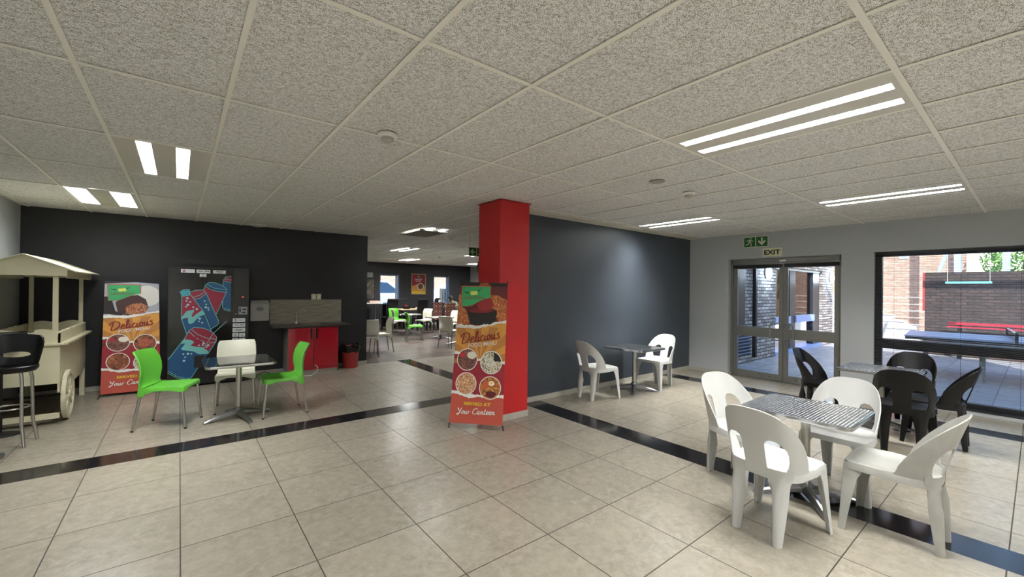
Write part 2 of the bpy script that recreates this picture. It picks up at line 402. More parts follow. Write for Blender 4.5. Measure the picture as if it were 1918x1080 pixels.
# ------------------------------------------------------------------ CEILING with lay-in grid
LIGHTS_Y = [(2.6, .42), (5.6, .42), (5.6, 2.82), (-.4, 4.02), (-1.0, 6.42), (3.2, 6.42), (4.4, 10.02), (6.2, 13.62), (6.8, 10.02), (9.2, 13.62), (-.4, .42), (2.6, -1.98), (5.6, -1.98), (-1.0, -1.98)]
def build_ceiling():
    mb = MB(); g = MB(); zc = HC+.0075
    xs = [-.4+.6*i for i in range(-3, 20)]; ys = [.42+1.2*i for i in range(-3, 15)]
    L = {(round(a, 2), round(b, 2)) for a, b in LIGHTS_Y}
    for x in xs:
        for y in ys:
            x0, x1, y0, y1 = max(x, -1.75), min(x+.6, 10.65), max(y, -3.1), min(y+1.2, 16.5)
            if x1 <= x0 or y1 <= y0: continue
            if (round(x, 2), round(y, 2)) in L: continue
            if y0 < 4.2 and x0 > 8.1: continue
            # tegular edge: the tile face hangs level, edges step up
            mb.add([(x0,y0,zc),(x1,y0,zc),(x1,y1,zc),(x0,y1,zc)], [(3,2,1,0)], M_CEIL)
    struct(mb.build('ceiling', recalc=False))
    for x in xs:
        if -1.75 < x < 10.6:
            y0 = -3.0 if x < 8.0 else 4.4
            g.box(x-.012, x+.012, y0, 16.4, HC, HC+.004, M_TEE); g.box(x-.003, x+.003, y0, 16.4, HC+.004, HC+.04, M_TEE)
    for y in ys:
        if -3.1 < y < 16.4:
            g.box(-1.67, 7.95 if y < 4.4 else 10.55, y-.012, y+.012, HC+.0005, HC+.0045, M_TEE)
    g.box(-1.67, 7.93, .407, .433, HC-.001, HC+.003, M_TEE)
    struct(g.build('trim_2', M_TEE, recalc=False))
    # unseen roof blocks, added to stop sun leaks and shade the patio
    struct(MB().box(-1.82, 8.15, -3.15, 4.46, HC+.12, 6.2, M_GREY).box(-1.82, 10.7, 4.46, 16.6, HC+.12, 2.95, M_GREY).build('ceiling'))
    # plaster strip along the centre wall
    struct(MB().box(3.34, 7.93, 4.11, 4.31, HC-.012, HC+.02, mat('cream_plaster', '#c9c4b4', .7)).build('trim_3'))
build_ceiling()

M_DIFF = mat('lamp_diffuser', '#ffffff', .5, emit=5.0, ecol='#f2f8ff')
def make_troffer(x, y, label, cross=False, lit=True):
    """1200 x 600 recessed fitting; the two slots run along Y"""
    t = thing('ceiling_light', label, 'ceiling light', (x+.3, y+.6, HC), 0, 'recessed ceiling lights')
    pan = mat('troffer_panel', '#d3d0c6', .35)
    if (x, y) == (-1.0, 6.42): slots = [(-.285, -.11), (.07, .25)]
    elif cross: slots = [(-.165, -.075), (.065, .155)]
    else: slots = [(-.15, -.06), (.10, .19)]
    mb = MB(); X = [-.288, slots[0][0], slots[0][1], slots[1][0], slots[1][1], .288]
    for i in (0, 2, 4): mb.box(X[i], X[i+1], -.588, .588, .0015, .006)
    for a, b in slots: mb.box(a, b, -.588, -.56, .0015, .006); mb.box(a, b, .56, .588, .0015, .006)
    mb.box(-.288, .288, -.588, .588, .10, .104)
    mb.box(-.288, -.284, -.588, .588, .006, .10); mb.box(.284, .288, -.588, .588, .006, .10)
    mb.build('housing', pan, t)
    dz = .086 if (x, y) == (5.6, 2.82) else .048
    for a, b in slots:
        d = MB().box(a+.002, b-.002, -.56, .56, dz, dz+.004).build('tube_cover', M_DIFF, t)
        mb = MB(); 
        for k in range(13): yy = -.52+k*.0867; mb.box(a, b, yy-.0012, yy+.0012, .003, .028)
        mb.box(a, a+.002, -.56, .56, .003, dz); mb.box(b-.002, b, -.56, .56, .003, dz); mb.box(a, b, -.562, -.56, .003, dz); mb.box(a, b, .56, .562, .003, dz)
        mb.build('louvre', mat('louvre_white', '#c4c6c6', .4), t)
        if lit:
            ld = bpy.data.lights.new('tube_light', 'AREA'); ld.shape = 'RECTANGLE'; ld.size = b-a-.01; ld.size_y = 1.1
            ld.energy = LAMP_POWER*(1.7 if y > 6 else 1.6 if (x, y) == (5.6, 2.82) else .45 if (x, y) == (-.4, .42) else 1.7 if x < 0 and y < 0 else 1.0 if y < 0 else 1)*(b-a)/.09 if not (x, y) == (-1.0, 6.42) else LAMP_POWER*.28; ld.color = LAMP_COL; ld.spread = math.radians(180)
            lo = bpy.data.objects.new('tube_light', ld); C.objects.link(lo); lo.parent = t; lo.location = ((a+b)/2, 0, dz-.002)
    return t
names = ['large ceiling light overhead nearest the white chairs and steel table', 'ceiling light in front of the big blind-covered window', 'ceiling light nearest the slate grey wall, throwing a glow on it',
 'ceiling light above the lime green chairs with two short tubes', 'ceiling light above the cream food cart in the corner', 'ceiling light with air grille in the opening to the dining hall', 'ceiling light over the nearer tables of the dining hall',
 'small distant ceiling light over the upholstered chairs at the back', 'distant ceiling light beside the hanging green arrow sign', 'distant ceiling light near the right corner of the dining hall',
 'ceiling light directly above the photographer', 'ceiling light behind the photographer on the right', 'ceiling light behind the photographer near the window', 'ceiling light behind the photographer on the left']
for i, (x, y) in enumerate(LIGHTS_Y): make_troffer(x, y, names[i], cross=(i in (3, 4)))

# ------------------------------------------------------------------ WALLS
def wall(name, m, *boxes):
    mb = MB()
    for b in boxes: mb.box(*b)
    return struct(mb.build(name, m))
wall('wall_left', M_GREY, (-1.82, -1.67, -3.15, 8.60, 0, HC+.12))
wall('wall_back', M_DARKWALL, (-1.67, 2.97, 8.45, 8.60, 0, HC+.12))
wall('wall_centre', M_CENTRE, (3.60, 7.93, 4.31, 4.46, 0, HC+.12))
wall('wall_front', mat('bounce_cream_paint', '#e6e5e0', .6), (-1.82, 8.15, -3.15, -3.0, 0, HC+.12))  # unseen wall behind the camera, coloured pale to bounce light into the room
WY0, WY1 = -1.45, 1.495      # window opening
DY0, DY1 = 1.885, 3.565      # door opening
wall('wall_right', M_GREY, (7.93, 8.15, -3.0, WY0, 0, HC+.12), (7.93, 8.15, WY0, WY1, 2.135, HC+.12), (7.93, 8.15, WY1, DY0, 0, HC+.12), (7.93, 8.15, DY0, DY1, 2.13, HC+.12), (7.93, 8.15, DY1, 4.46, 0, HC+.12), (7.93, 8.15, WY0, WY1, 0, .05))
BW = [(6.27, 7.08), (8.66, 9.44)]
wall('wall_far', M_DARKWALL, (1.0, BW[0][0], 16.4, 16.55, 0, HC+.12), (BW[0][1], BW[1][0], 16.4, 16.55, 0, HC+.12), (BW[1][1], 10.7, 16.4, 16.55, 0, HC+.12),
     *[(a, b, 16.4, 16.55, 2.09, HC+.12) for a, b in BW], *[(a, b, 16.4, 16.55, 0, .90) for a, b in BW])
wall('wall_far_right', M_GREY, (10.55, 10.70, 4.46, 16.4, 0, HC+.12))
wall('wall_far_left', M_DARKWALL, (1.0, 1.12, 8.60, 16.4, 0, HC+.12))
wall('baseboard_left', M_SKIRT, (-1.67, -1.658, -3.0, 8.45, 0, .068))
wall('baseboard_back', M_SKIRT, (-1.67, 2.97, 8.438, 8.45, 0, .068), (2.97, 2.982, 8.45, 8.60, 0, .068))
wall('baseboard_centre', M_SKIRT, (3.60, 7.93, 4.298, 4.31, 0, .068))
wall('baseboard_right', M_SKIRT, (7.918, 7.93, DY1, 4.31, 0, .068), (7.918, 7.93, WY1, DY0, 0, .068), (7.93, 8.06, DY1-.012, DY1, 0, .068))
wall('baseboard_far', M_SKIRT, (1.12, 10.55, 16.388, 16.4, 0, .068))
p = thing('pillar', 'square red painted pillar in the middle of the room', 'pillar', (3.105, 4.08, 0))
MB().box(-.22, .22, -.22, .22, 0, HC+.004).build('shaft', M_RED, p, bevel=.004)
MB().box(-.228, .228, -.228, .228, 0, .075).build('skirting', M_SKIRT, p)
MB().box(-.235, .235, -.235, .235, HC-.004, HC+.003).build('ceiling_collar', mat('collar_red', '#8f1a18', .5), p)

# ------------------------------------------------------------------ WINDOW with blind, right wall
def pane(name, parent, x0, x1, y0, y1, z0, z1):
    return MB().box(x0, x1, y0, y1, z0, z1, M_GLASS).build(name, M_GLASS, parent)
def build_window():
    t = bpy.data.objects.new('window_1', None); C.objects.link(t); struct(t)
    x0, x1 = 8.00, 8.08
    mb = MB(); z0, z1, zm0, zm1 = .05, 2.135, .745, .885
    mb.box(x0, x1, WY1-.075, WY1, z0, z1); mb.box(x0, x1, WY0, WY0+.075, z0, z1)
    mb.box(x0, x1, WY0, WY1, z0, .135); mb.box(x0, x1, WY0, WY1, 2.07, z1)
    mb.box(x0-.01, x1+.01, WY0, WY1, zm0, zm1)
    mb.box(x0-.01, x0+.02, -.06, -.01, z0, z1)
    mb.build('window_frame', M_DARKALU, t, bevel=.003)
    for a, b in ((-.035, WY1-.075), (WY0+.075, -.035)):
        pane('window_pane', t, 8.038, 8.042, a, b, zm1, 2.07); pane('window_pane', t, 8.038, 8.042, a, b, .135, zm0)
    MB().box(7.925, 8.0, WY0, WY1, .045, .06).box(7.925, 8.0, WY0, WY1, 2.12, 2.134).build('window_sill', M_DARKALU, t)
    b = thing('venetian_blind', 'full-height blind of thin dark horizontal slats hanging in front of the big window', 'blind', (7.965, 0, 0))
    mb = MB(); ms = mat('grey_blind_slat', '#5f6268', .4, .1)
    z = 2.08
    while z > .15:
        mb.add([(-.0125, WY0+.02, z+.001), (-.0125, WY1-.02, z+.001), (0, WY1-.02, z+.004), (0, WY0+.02, z+.004), (.0125, WY1-.02, z+.001), (.0125, WY0+.02, z+.001)], [(0,1,2,3), (3,2,4,5)], ms, True); z -= .0215
    mb.build('slats', ms, b, recalc=False)
    MB().box(-.018, .018, WY0+.015, WY1-.015, 2.092, 2.125).build('headrail', M_BLACK, b)
    MB().box(-.014, .014, WY0+.02, WY1-.02, .125, .14).build('bottom_rail', M_DARKALU, b)
    for y in (1.28, .63, .13, -.5, -1.1):
        MB().tube([(-.013, y, .13), (-.013, y, 2.1)], .0016, n=5).build('ladder_cord', M_BLACKM, b)
build_window()

# ------------------------------------------------------------------ DOUBLE DOOR
def build_door():
    t = bpy.data.objects.new('door_1', None); C.objects.link(t); struct(t)
    x0, x1 = 8.05, 8.11; ym = 2.705
    mb = MB(); mb.box(8.03, 8.13, DY1-.045, DY1, 0, 2.13); mb.box(8.03, 8.13, DY0, DY0+.045, 0, 2.13); mb.box(8.03, 8.13, DY0, DY1, 2.045, 2.13); mb.box(8.02, 8.14, DY0, DY1, 2.035, 2.05)
    mb.build('door_frame', M_ALU, t, bevel=.003)
    for a, b, s in ((ym+.003, DY1-.048, 1), (DY0+.048, ym-.003, -1)):
        lf = MB(); st = .062
        lf.box(x0, x1, a, a+st, .01, 2.03); lf.box(x0, x1, b-st, b, .01, 2.03)
        lf.box(x0, x1, a+st, b-st, .01, .125); lf.box(x0, x1, a+st, b-st, 1.955, 2.03); lf.box(x0, x1, a+st, b-st, .745, .915)
        leaf = lf.build('door_leaf', M_ALU, t, bevel=.002)
        pane('door_glass', leaf, 8.078, 8.082, a+st, b-st, .125, .745); pane('door_glass', leaf, 8.078, 8.082, a+st, b-st, .915, 1.955)
        yh = ym+s*.055; c = []
        for k in range(9): an = PI/2*k/8; c.append((x0-.085+.035*(1-math.sin(an)), yh+s*0, .80-.0+.035*(1-math.cos(an))))
        y2 = yh+s*.115
        h = MB().tube([(x0, yh, 1.01), (x0-.06, yh, 1.01), (x0-.085, yh+s*.02, 1.005), (x0-.09, y2-s*.03, 1.0), (x0-.09, y2, .97), (x0-.09, y2, .76), (x0-.09, y2-s*.03, .725), (x0-.085, yh+s*.02, .72), (x0-.06, yh, .72), (x0, yh, .72)], .011)
        h.build('pull_handle', mat('handle_grey', '#8d8f8c', .3, .7), leaf)
        MB().box(x0-.045, x0, min(b if s > 0 else a, ym+s*.02), max(b if s > 0 else a, ym+s*.02), 1.965, 2.02).build('door_closer', M_BLACK, leaf, bevel=.006)
        MB().bar((x0-.05, ym+s*.05, 2.028), (x0-.05, ym+s*.72, 2.03), .02, .012).build('closer_arm', M_ALU, leaf)
        mb = MB()
        for q, zz in ((.2, .07), (.33, .06), (.36, .085)): mb.lathe([(.008, 0), (.008, .004)], 0, 0, n=8) if False else mb.box(x0-.002, x0, ym+s*q-.008, ym+s*q+.008, zz-.008, zz+.008)
        mb.build('bolt_hole', M_BLACKM, leaf)
    MB().box(8.0, 8.03, ym-.05, ym+.05, 2.06, 2.09).build('door_sensor', M_WHITE, t, bevel=.006)
    MB().box(8.02, 8.14, DY0, DY1, 0, .006).build('threshold', M_ALU, t)
build_door()

# signs over the door (flat boards on the wall, 3 mm thick)
WX = 7.93
def wall_fn(x):                                    # frame on the right wall: u runs to -Y, v up
    return lambda u, v, d: (x-d, -u, v)
M_SGREEN = mat('sign_green', '#0f5a2c', .5); M_SCREAM = mat('glow_sign_cream', '#d6d8b4', .5)
def exit_pictogram(mb, fn, cx, cy, s, d):
    flat(mb, ell(cx+.14*s, cy+.36*s, .075*s, .075*s, 12), fn, M_SCREAM, d)
    ribbon(mb, [(cx+.08*s, cy+.24*s), (cx-.02*s, cy-.04*s)], .17*s, fn, M_SCREAM, d)
    ribbon(mb, [(cx+.06*s, cy+.24*s), (cx-.16*s, cy+.22*s), (cx-.26*s, cy+.06*s)], .07*s, fn, M_SCREAM, d)
    ribbon(mb, [(cx+.10*s, cy+.22*s), (cx+.22*s, cy+.08*s), (cx+.36*s, cy+.12*s)], .07*s, fn, M_SCREAM, d)
    ribbon(mb, [(cx-.0*s, cy-.02*s), (cx+.17*s, cy-.16*s), (cx+.14*s, cy-.40*s), (cx+.24*s, cy-.41*s)], .085*s, fn, M_SCREAM, d)
    ribbon(mb, [(cx-.04*s, cy-.04*s), (cx-.14*s, cy-.24*s), (cx-.40*s, cy-.26*s)], .085*s, fn, M_SCREAM, d)
def arrow(mb, fn, cx, cy, s, ang, d, m):
    pts = [(-.085, .38), (.085, .38), (.085, -.06), (.33, .17), (.33, -.07), (0, -.40), (-.33, -.07), (-.33, .17), (-.085, -.06)]
    c, q = math.cos(ang), math.sin(ang)
    flat(mb, [(cx+(a*c-b*q)*s, cy+(a*q+b*c)*s) for a, b in pts], fn, m, d)
fn = wall_fn(WX)
t = thing('exit_route_sign', 'green running figure and down arrow sign on the wall above the double door', 'sign', (WX, -0, 0)); off = Vector((WX, 0, 0))
def rel(fn, o=off): return lambda u, v, d: tuple(Vector(fn(u, v, d))-o)
f2 = rel(fn)
MB().box(-.004, 0, 2.902, 3.304, 2.325, 2.513).build('sign_board', M_SCREAM, t)
mb = MB()
for cx in (-3.203, -3.003): flat(mb, [(cx-.092, 2.335), (cx+.092, 2.335), (cx+.092, 2.503), (cx-.092, 2.503)], f2, M_SGREEN, .005)
exit_pictogram(mb, f2, -3.203, 2.42, .17, .006); arrow(mb, f2, -3.003, 2.42, .17, 0, .006, M_SCREAM)
mb.build('symbols', None, t, recalc=False)
t = thing('exit_sign', 'pale EXIT sign with black capital letters just above the double door', 'sign', (WX, 0, 0))
MB().box(-.004, 0, 2.690, 2.990, 2.150, 2.292).build('sign_board', M_SCREAM, t)
mb = MB(); put_text(mb, 'EXIT', f2, -2.965, 2.18, .25, .082, M_BLACKM, bold=.03, d=.006); mb.build('lettering', None, t, recalc=False)

# ------------------------------------------------------------------ small ceiling fittings
def smoke(x, y, label, r=.066):
    t = thing('smoke_detector', label, 'smoke detector', (x, y, HC), 0, 'ceiling smoke detectors')
    MB().lathe([(r, 0), (r, -.012), (r*.8, -.02), (r*.62, -.022)], 0, 0, n=24).build('base', M_WHITE, t)
    MB().lathe([(r*.62, -.022), (r*.6, -.042), (r*.35, -.052), (.0, -.053)], 0, 0, n=24).build('sensor', mat('sensor_grey', '#b8b6ac', .5), t)
smoke(1.094, 2.754, 'white smoke detector on the ceiling tile at the left front of the pillar'); smoke(4.19, 2.30, 'white smoke detector beside the flat round ceiling speaker')
smoke(4.23, 7.28, 'white smoke detector on the ceiling of the dining hall opening'); smoke(6.53, 11.95, 'small domed detector deep in the dining hall ceiling')
tag(MB().lathe([(.07, 0), (.068, -.006), (.05, -.009), (.0, -.009)], 0, 0, n=24).build('ceiling_speaker', mat('speaker_grey', '#99978c', .5), None, (3.54, 2.26, HC)), 'flat round grey fitting on the ceiling between pillar and long light', 'ceiling speaker')
tag(MB().lathe([(.13, 0), (.12, -.02), (.06, -.035), (.0, -.037)], 0, 0, n=28).build('ceiling_dome', M_WHITE, None, (1.02, 8.15, HC)), 'shallow white dome on the ceiling right above the charcoal wall', 'ceiling dome')
t = thing('air_grille', 'slatted grey air grille hanging below the ceiling in the dining hall opening', 'air grille', (3.5, 7.03, HC-.004))
MB().box(-.27, .27, -.42, .42, -.03, -.026).box(-.27, .27, -.42, -.40, -.03, -.002).box(-.27, .27, .40, .42, -.03, -.002).build('frame', mat('grille_grey', '#9c9a90', .5), t)
mb = MB()
for k in range(17): mb.box(-.25, .25, -.385+k*.048, -.372+k*.048, -.036, -.030)
mb.build('slats', mat('grille_slat', '#7f7d74', .5), t)
t = thing('hanging_exit_sign', 'green arrow sign hanging from the ceiling just left of the red pillar', 'sign', (4.42, 6.9, 2.26))
MB().box(-.02, .34, -.006, .006, -.085, .085).build('sign_board', M_SCREAM, t)
mb = MB(); f3 = lambda u, v, d: (u, -.006-d, v)
for cx in (.065, .245): flat(mb, [(cx-.08, -.078), (cx+.08, -.078), (cx+.08, .078), (cx-.08, .078)], f3, M_SGREEN, .001)
arrow(mb, f3, .065, 0, .15, -PI/2, .002, M_SCREAM); exit_pictogram(mb, f3, .245, 0, .15, .002)
mb.build('symbols', None, t, recalc=False)
for q in (0, .3): MB().tube([(q, 0, .085), (q, 0, .308)], .002, n=6).build('hanging_wire', M_BLACKM, t)
t = thing('hanging_exit_sign', 'second dark green sign hanging lower beyond the arrow sign', 'sign', (6.6, 9.9, 2.17))
MB().box(0, .4, -.006, .006, -.14, .14).build('sign_board', M_SGREEN, t); MB().tube([(.05, 0, .14), (.05, 0, .398)], .002, n=6).build('hanging_wire', M_BLACKM, t)

# ------------------------------------------------------------------ OUTSIDE (door and big window side)
M_BRX = brick_mat('weathered_grey_brick_x', 'XZ', '#b9b0ac', '#776d6c', '#3a3838')
M_BRY = brick_mat('pink_face_brick_y', 'YZ', '#c39c88', '#a98472', '#8d8078')
M_BRD = brick_mat('dark_face_brick_y', 'YZ', '#4a3a36', '#352b28', '#232020')
M_PAVE = brick_mat('patio_paving', 'XY', '#a4a5ab', '#8f9097', '#6d6e75', .4, .4, .008, .45, offs=0)
wall('floor', M_PAVE, (8.20, 30, -12, 4.46, -.14, -.02), (10.70, 30, 4.46, 14, -.14, -.02))
wall('wall_outside', M_BRX, (8.15, 11.41, 4.0, 4.40, -.02, 3.2), (14.95, 15.95, 4.0, 4.4, -.02, 3.2), (11.41, 14.95, 4.0, 4.4, 2.17, 3.2))
wall('wall_patio', M_BRD, (15.3, 15.6, -9, 1.86, -.02, 2.10))
wall('wall_yard', M_BRY, (19.5, 19.8, 1.45, 16, -.02, 6.2))
wall('trim_4', mat('stair_concrete', '#c9c6c2', .8), *[(18.9-.0*k, 19.5, 1.9+.3*k, 8.0, -.02+.17*k, .15+.17*k) for k in range(0, 9)])
wall('trim_5', mat('red_pier_edge', '#a8343a', .6), (15.28, 15.62, 1.86, 1.90, 1.1, 2.10))
t = thing('louvred_vent', 'blue-grey louvred vent low on the outside brick wall', 'vent', (9.5, 4.0, .40))
mb = MB()
for k in range(7): mb.add([(-.42, -.004, -.22+k*.07), (.42, -.004, -.22+k*.07), (.42, -.045, -.185+k*.07+.0), (-.42, -.045, -.185+k*.07)], [(0,1,2,3)], None)
mb.build('louvres', mat('vent_blue_grey', '#8fa6cf', .4), t, solid=.004); MB().box(-.45, .45, -.01, 0, -.25, .30).build('backing', M_BLACKM, t)
tag(MB().box(-.04, .04, -.07, 0, 0, 3.0).build('drainpipe', M_BLACKM, None, (10.12, 4.0, .08)), 'dark drainpipe running up the outside brick wall', 'drainpipe')
tag(MB().box(0, .34, -.05, 0, .83, 2.9).build('window_shutter', mat('dark_brown_frame', '#2c221f', .5), None, (9.25, 4.0, 0)), 'dark framed panel on the outside brick wall by the door', 'panel')
M_LAMPB = mat('bulkhead_glow', '#ffffff', .4, emit=14, ecol='#bfdcff')
for x, lb in ((10.86, 'glowing round wall lamp on the brick wall seen through the left door leaf'), (15.69, 'glowing oval wall lamp on the brick pier seen through the right door leaf')):
    t = thing('bulkhead_lamp', lb, 'wall lamp', (x, 4.0, 2.0), 0, 'outside wall lamps')
    g = MB(); rows = []
    for k in range(7):
        a = PI/2*k/6; rows.append([(.14*math.cos(a)*math.cos(q*PI/10), -.03-.07*math.sin(a), .17*math.cos(a)*math.sin(q*PI/10)) for q in range(20)])
    g.grid(rows, M_LAMPB, closed=True); g.build('lamp_cover', M_LAMPB, t)
    MB().lathe([(.155, 0), (.155, .03), (.14, .035)], 0, 0, n=24).build('lamp_base', M_ALU, t).rotation_euler = (PI/2, 0, 0)
    ld = bpy.data.lights.new('bulkhead_light', 'POINT'); ld.energy = 22; ld.color = (.7, .85, 1); ld.shadow_soft_size = .1
    lo = bpy.data.objects.new('bulkhead_light', ld); C.objects.link(lo); lo.parent = t; lo.location = (0, -.25, 0)
t = thing('glazed_entrance', 'dark framed glazed entrance across the covered walk outside', 'glazed entrance', (13.0, 4.1, 0))
for x0, x1 in ((12.5, 12.9), (14.3, 14.85)): MB().box(x0-13, x1-13, -.05, .1, -.02, 2.12).build('mullion', M_DARKALU, t)
MB().box(-1.59, 1.9, -.06, .1, 2.12, 2.18).build('head_rail', M_WHITE, t)
MB().box(-.1, 1.35, -.08, .0, .74, .92).box(-1.5, -.5, -.08, 0, .74, .92).build('middle_rail', mat('pale_blue_rail', '#93a9dc', .4), t)
MB().box(-1.59, 1.9, -.12, .25, -.02, .07).build('threshold', mat('pale_blue_rail', '#93a9dc', .4), t)
for x0, x1 in ((-.1, 1.3), (-1.59, -.5)):
    MB().box(x0, x1, .02, .025, .92, 2.12).build('glass', M_GLASS, t)
t = thing('stair_rail', 'white horizontal bar railing on the sunlit steps', 'railing', (18.7, 0, 0))
for k in range(5):
    MB().tube([(0, 2.0, .55+.22*k), (0, 8.5, .55+.22*k)], .012, n=6).build('rail_bar', M_WHITE, t)
for y in (2.1, 4.1, 6.1, 8.1): MB().tube([(0, y, -.02), (0, y, 1.5)], .018, n=6).build('rail_post', M_WHITE, t)
# table-tennis table
t = thing('table_tennis_table', 'blue-grey table tennis table standing on the patio outside the window', 'table', (11.75, .30, -.02), math.radians(95), None)
mt = mat('table_blue_grey', '#9fb0cf', .35)
MB().box(-1.37, 1.37, -.7625, .7625, .745, .77).build('tabletop', mt, t)
MB().box(-1.36, 1.36, -.75, .75, .70, .745).build('apron', M_DARKALU, t)
for x, y in ((-1.1, .6), (-1.1, -.6), (-.35, .6), (-.35, -.6), (.35, .6), (.35, -.6), (1.1, .6), (1.1, -.6)): MB().box(x-.02, x+.02, y-.02, y+.02, 0, .70).build('leg', M_ALU, t)
MB().bar((-.35, -.6, .25), (-.35, .6, .25), .03, .03).bar((.35, -.6, .25), (.35, .6, .25), .03, .03).build('cross_bar', M_ALU, t)
mnet = glass_mat('net_mesh', (.45, .5, .58))
MB().box(-.01, .01, -.85, .85, .78, .915, mnet).build('net', mnet, t)
MB().box(-.012, .012, -.85, .85, .905, .92).build('net_tape', M_WHITE, t)
for q in (-.86, .86): MB().box(-.02, .02, q-.01, q+.01, .70, .93).build('net_post', M_BLACK, t)
t = thing('red_bench', 'long red bench beam along the dark brick wall outside', 'bench', (14.9, -2.5, -.02))
MB().box(-.15, .15, -4.5, 3.9, .83, .875).build('seat', mat('red_bench_paint', '#b02a3c', .4), t); MB().box(-.2, .2, -4.5, 3.9, .76, .79).build('lower_beam', mat('red_bench_paint', '#b02a3c', .4), t)
for y in (-4, -2, 0, 2, 3.7): MB().box(-.04, .04, y-.04, y+.04, 0, .83).build('leg', M_DARKALU, t)
t = thing('strip_lamp', 'turquoise strip lamp hanging from two wires in front of the dark brick wall', 'hanging lamp', (13.75, 1.08, 1.80))
MB().box(-.06, .06, -.45, .25, -.02, .03).build('lamp_body', mat('turquoise_metal', '#6fb9b4', .4), t)
for q in (.22, -.42): MB().tube([(0, q, .03), (0, q, 1.35)], .004, n=5).build('hanging_wire', M_WHITE, t)
MB().box(-.05, .05, -2.0, 2.0, 1.34, 1.44).build('carrier_beam', M_DARKALU, t)
for y in (-1.95, 1.95): MB().box(-.04, .04, y-.04, y+.04, -1.78, 1.36).build('carrier_post', M_DARKALU, t) if y < 0 else None
# steel structure and upper building beyond the dark wall
mbl = mat('pale_blue_steel', '#9fc0ef', .4)
for i, (x, y, lb) in enumerate(((17.5, 1.45, 'tall pale blue steel column behind the dark brick wall'), (17.5, .55, 'pale blue steel column standing next to the tree'))):
    tag(MB().box(-.09, .09, -.07, .07, 0, 6.2).build('steel_column', mbl, None, (x, y, -.02)), lb, 'column')
tag(MB().bar((0, .0, 0), (0, -.42, 1.6), .08, .07).build('steel_brace', mbl, None, (15.45, 1.62, 2.10)), 'slanting pale blue steel brace against the pink brick wall', 'brace')
for y in (3.9, 4.8, 2.9):
    tag(MB().box(-.02, .03, -.12, .12, 0, 1.1).build('slit_window', mat('slit_glass', '#a9c4e8', .2), None, (19.49, y, 2.75)), 'narrow light slit window high in the pink brick wall, %s' % {3.9: 'the middle one', 4.8: 'the leftmost one', 2.9: 'the rightmost one'}[y], 'window', 'slit windows in the brick wall')
def leafy(name, loc, r, n, label, h=1.0):
    t = thing(name, label, 'tree', loc); mb = MB()
    for i in range(n):
        a = random.uniform(0, 2*PI); ph = math.acos(random.uniform(-1, 1)); q = r*random.uniform(.45, 1)**.6
        p = Vector((q*math.sin(ph)*math.cos(a), q*math.sin(ph)*math.sin(a), q*math.cos(ph)*h))
        d1 = Vector((random.gauss(0, 1), random.gauss(0, 1), random.gauss(0, 1))).normalized(); d2 = d1.orthogonal().normalized()
        s = random.uniform(.05, .10); mb.add([p-d1*s, p-d2*s*.4, p+d1*s, p+d2*s*.4], [(0,1,2,3)], None)
    mb.build('foliage', mat('leaf_green', '#6f9a4a', .6), t, recalc=False)
    MB().tube([(0, 0, -loc[2]), (.05, .03, -r*.5*h), (0, 0, 0)], [.10, .07, .03], n=8).build('trunk', mat('bark', '#5b4a3b', .9), t)
leafy('leafy_tree', (19.0, .2, 2.75), .95, 2200, 'bright green leafy tree behind the dark brick wall', 1.1)
leafy('leafy_tree', (18.4, -1.7, 2.0), .7, 1300, 'lower round green shrub right of the tree behind the dark brick wall', .7)

# ------------------------------------------------------------------ OUTSIDE the dining hall windows
wall('floor', mat('asphalt', '#8b8783', .8), (-2, 16, 16.55, 30, -.14, -.02))
wall('wall_car_park', brick_mat('car_park_brick_x', 'XZ', '#d9b9a6', '#c4a08d', '#a8988c'), (-2, 18, 24, 24.3, -.02, 4.0))
def build_car(loc, rz, label):
    t = thing('parked_car', label, 'car', loc, rz); t.scale = (1.1, 1.1, 1.27); pm = mat('silver_car_paint', '#dfe5ea', .25, .2, coat=.5)
    prof = [(-2.1, .35), (-2.15, .75), (-2.05, .98), (-1.5, 1.04), (-.95, 1.42), (-.4, 1.52), (.5, 1.50), (1.15, 1.12), (1.9, .98), (2.15, .75), (2.15, .35)]
    lower = [(-2.1, .3), (-2.15, .75), (-2.05, .95), (-1.55, 1.0), (1.2, 1.03), (1.9, .95), (2.15, .72), (2.12, .3)]
    MB().prism(lower, lambda u, v, d: (u, -.85+d, v), pm, 1.7).build('body', pm, t, bevel=.06)
    cab = [(-1.65, 1.0), (-.95, 1.44), (-.4, 1.52), (.45, 1.50), (1.25, 1.02)]
    MB().prism(cab, lambda u, v, d: (u, -.72+d, v), pm, 1.44).build('cabin', pm, t, bevel=.05)
    gl = mat('car_window_tint', '#3d5878', .1)
    MB().prism([(-1.3, 1.06), (-.88, 1.38), (-.38, 1.45), (-.38, 1.06)], lambda u, v, d: (u, -.73-d, v), gl, .01).prism([(-.3, 1.06), (-.3, 1.45), (.35, 1.43), (.95, 1.06)], lambda u, v, d: (u, -.73-d, v), gl, .01).build('side_window', gl, t)
    for x in (-1.35, 1.35):
        w_ = MB(); w_.lathe([(.0, 0), (.2, 0), (.31, .02), (.32, .10), (.31, .18)], 0, 0, n=28)
        ww = w_.build('wheel', M_RUB, t); ww.rotation_euler = (PI/2*-1, 0, 0); ww.location = (x, -.88, .32)
        r_ = MB()
        for k in range(5):
            a = 2*PI*k/5; r_.bar((.03*math.cos(a), .03*math.sin(a), -.008), (.2*math.cos(a), .2*math.sin(a), -.008), .06, .02)
        r_.lathe([(.19, -.01), (.22, -.012), (.22, .0), (.19, .0)], 0, 0, n=28)
        rr = r_.build('wheel_rim', mat('rim_silver', '#b9bec4', .3, .8), ww)
    MB().box(-2.17, -2.1, -.8, -.55, .65, .8).build('tail_lamp', M_WHITE, t); MB().box(2.1, 2.17, -.8, -.55, .62, .78).build('headlamp', M_WHITE, t)
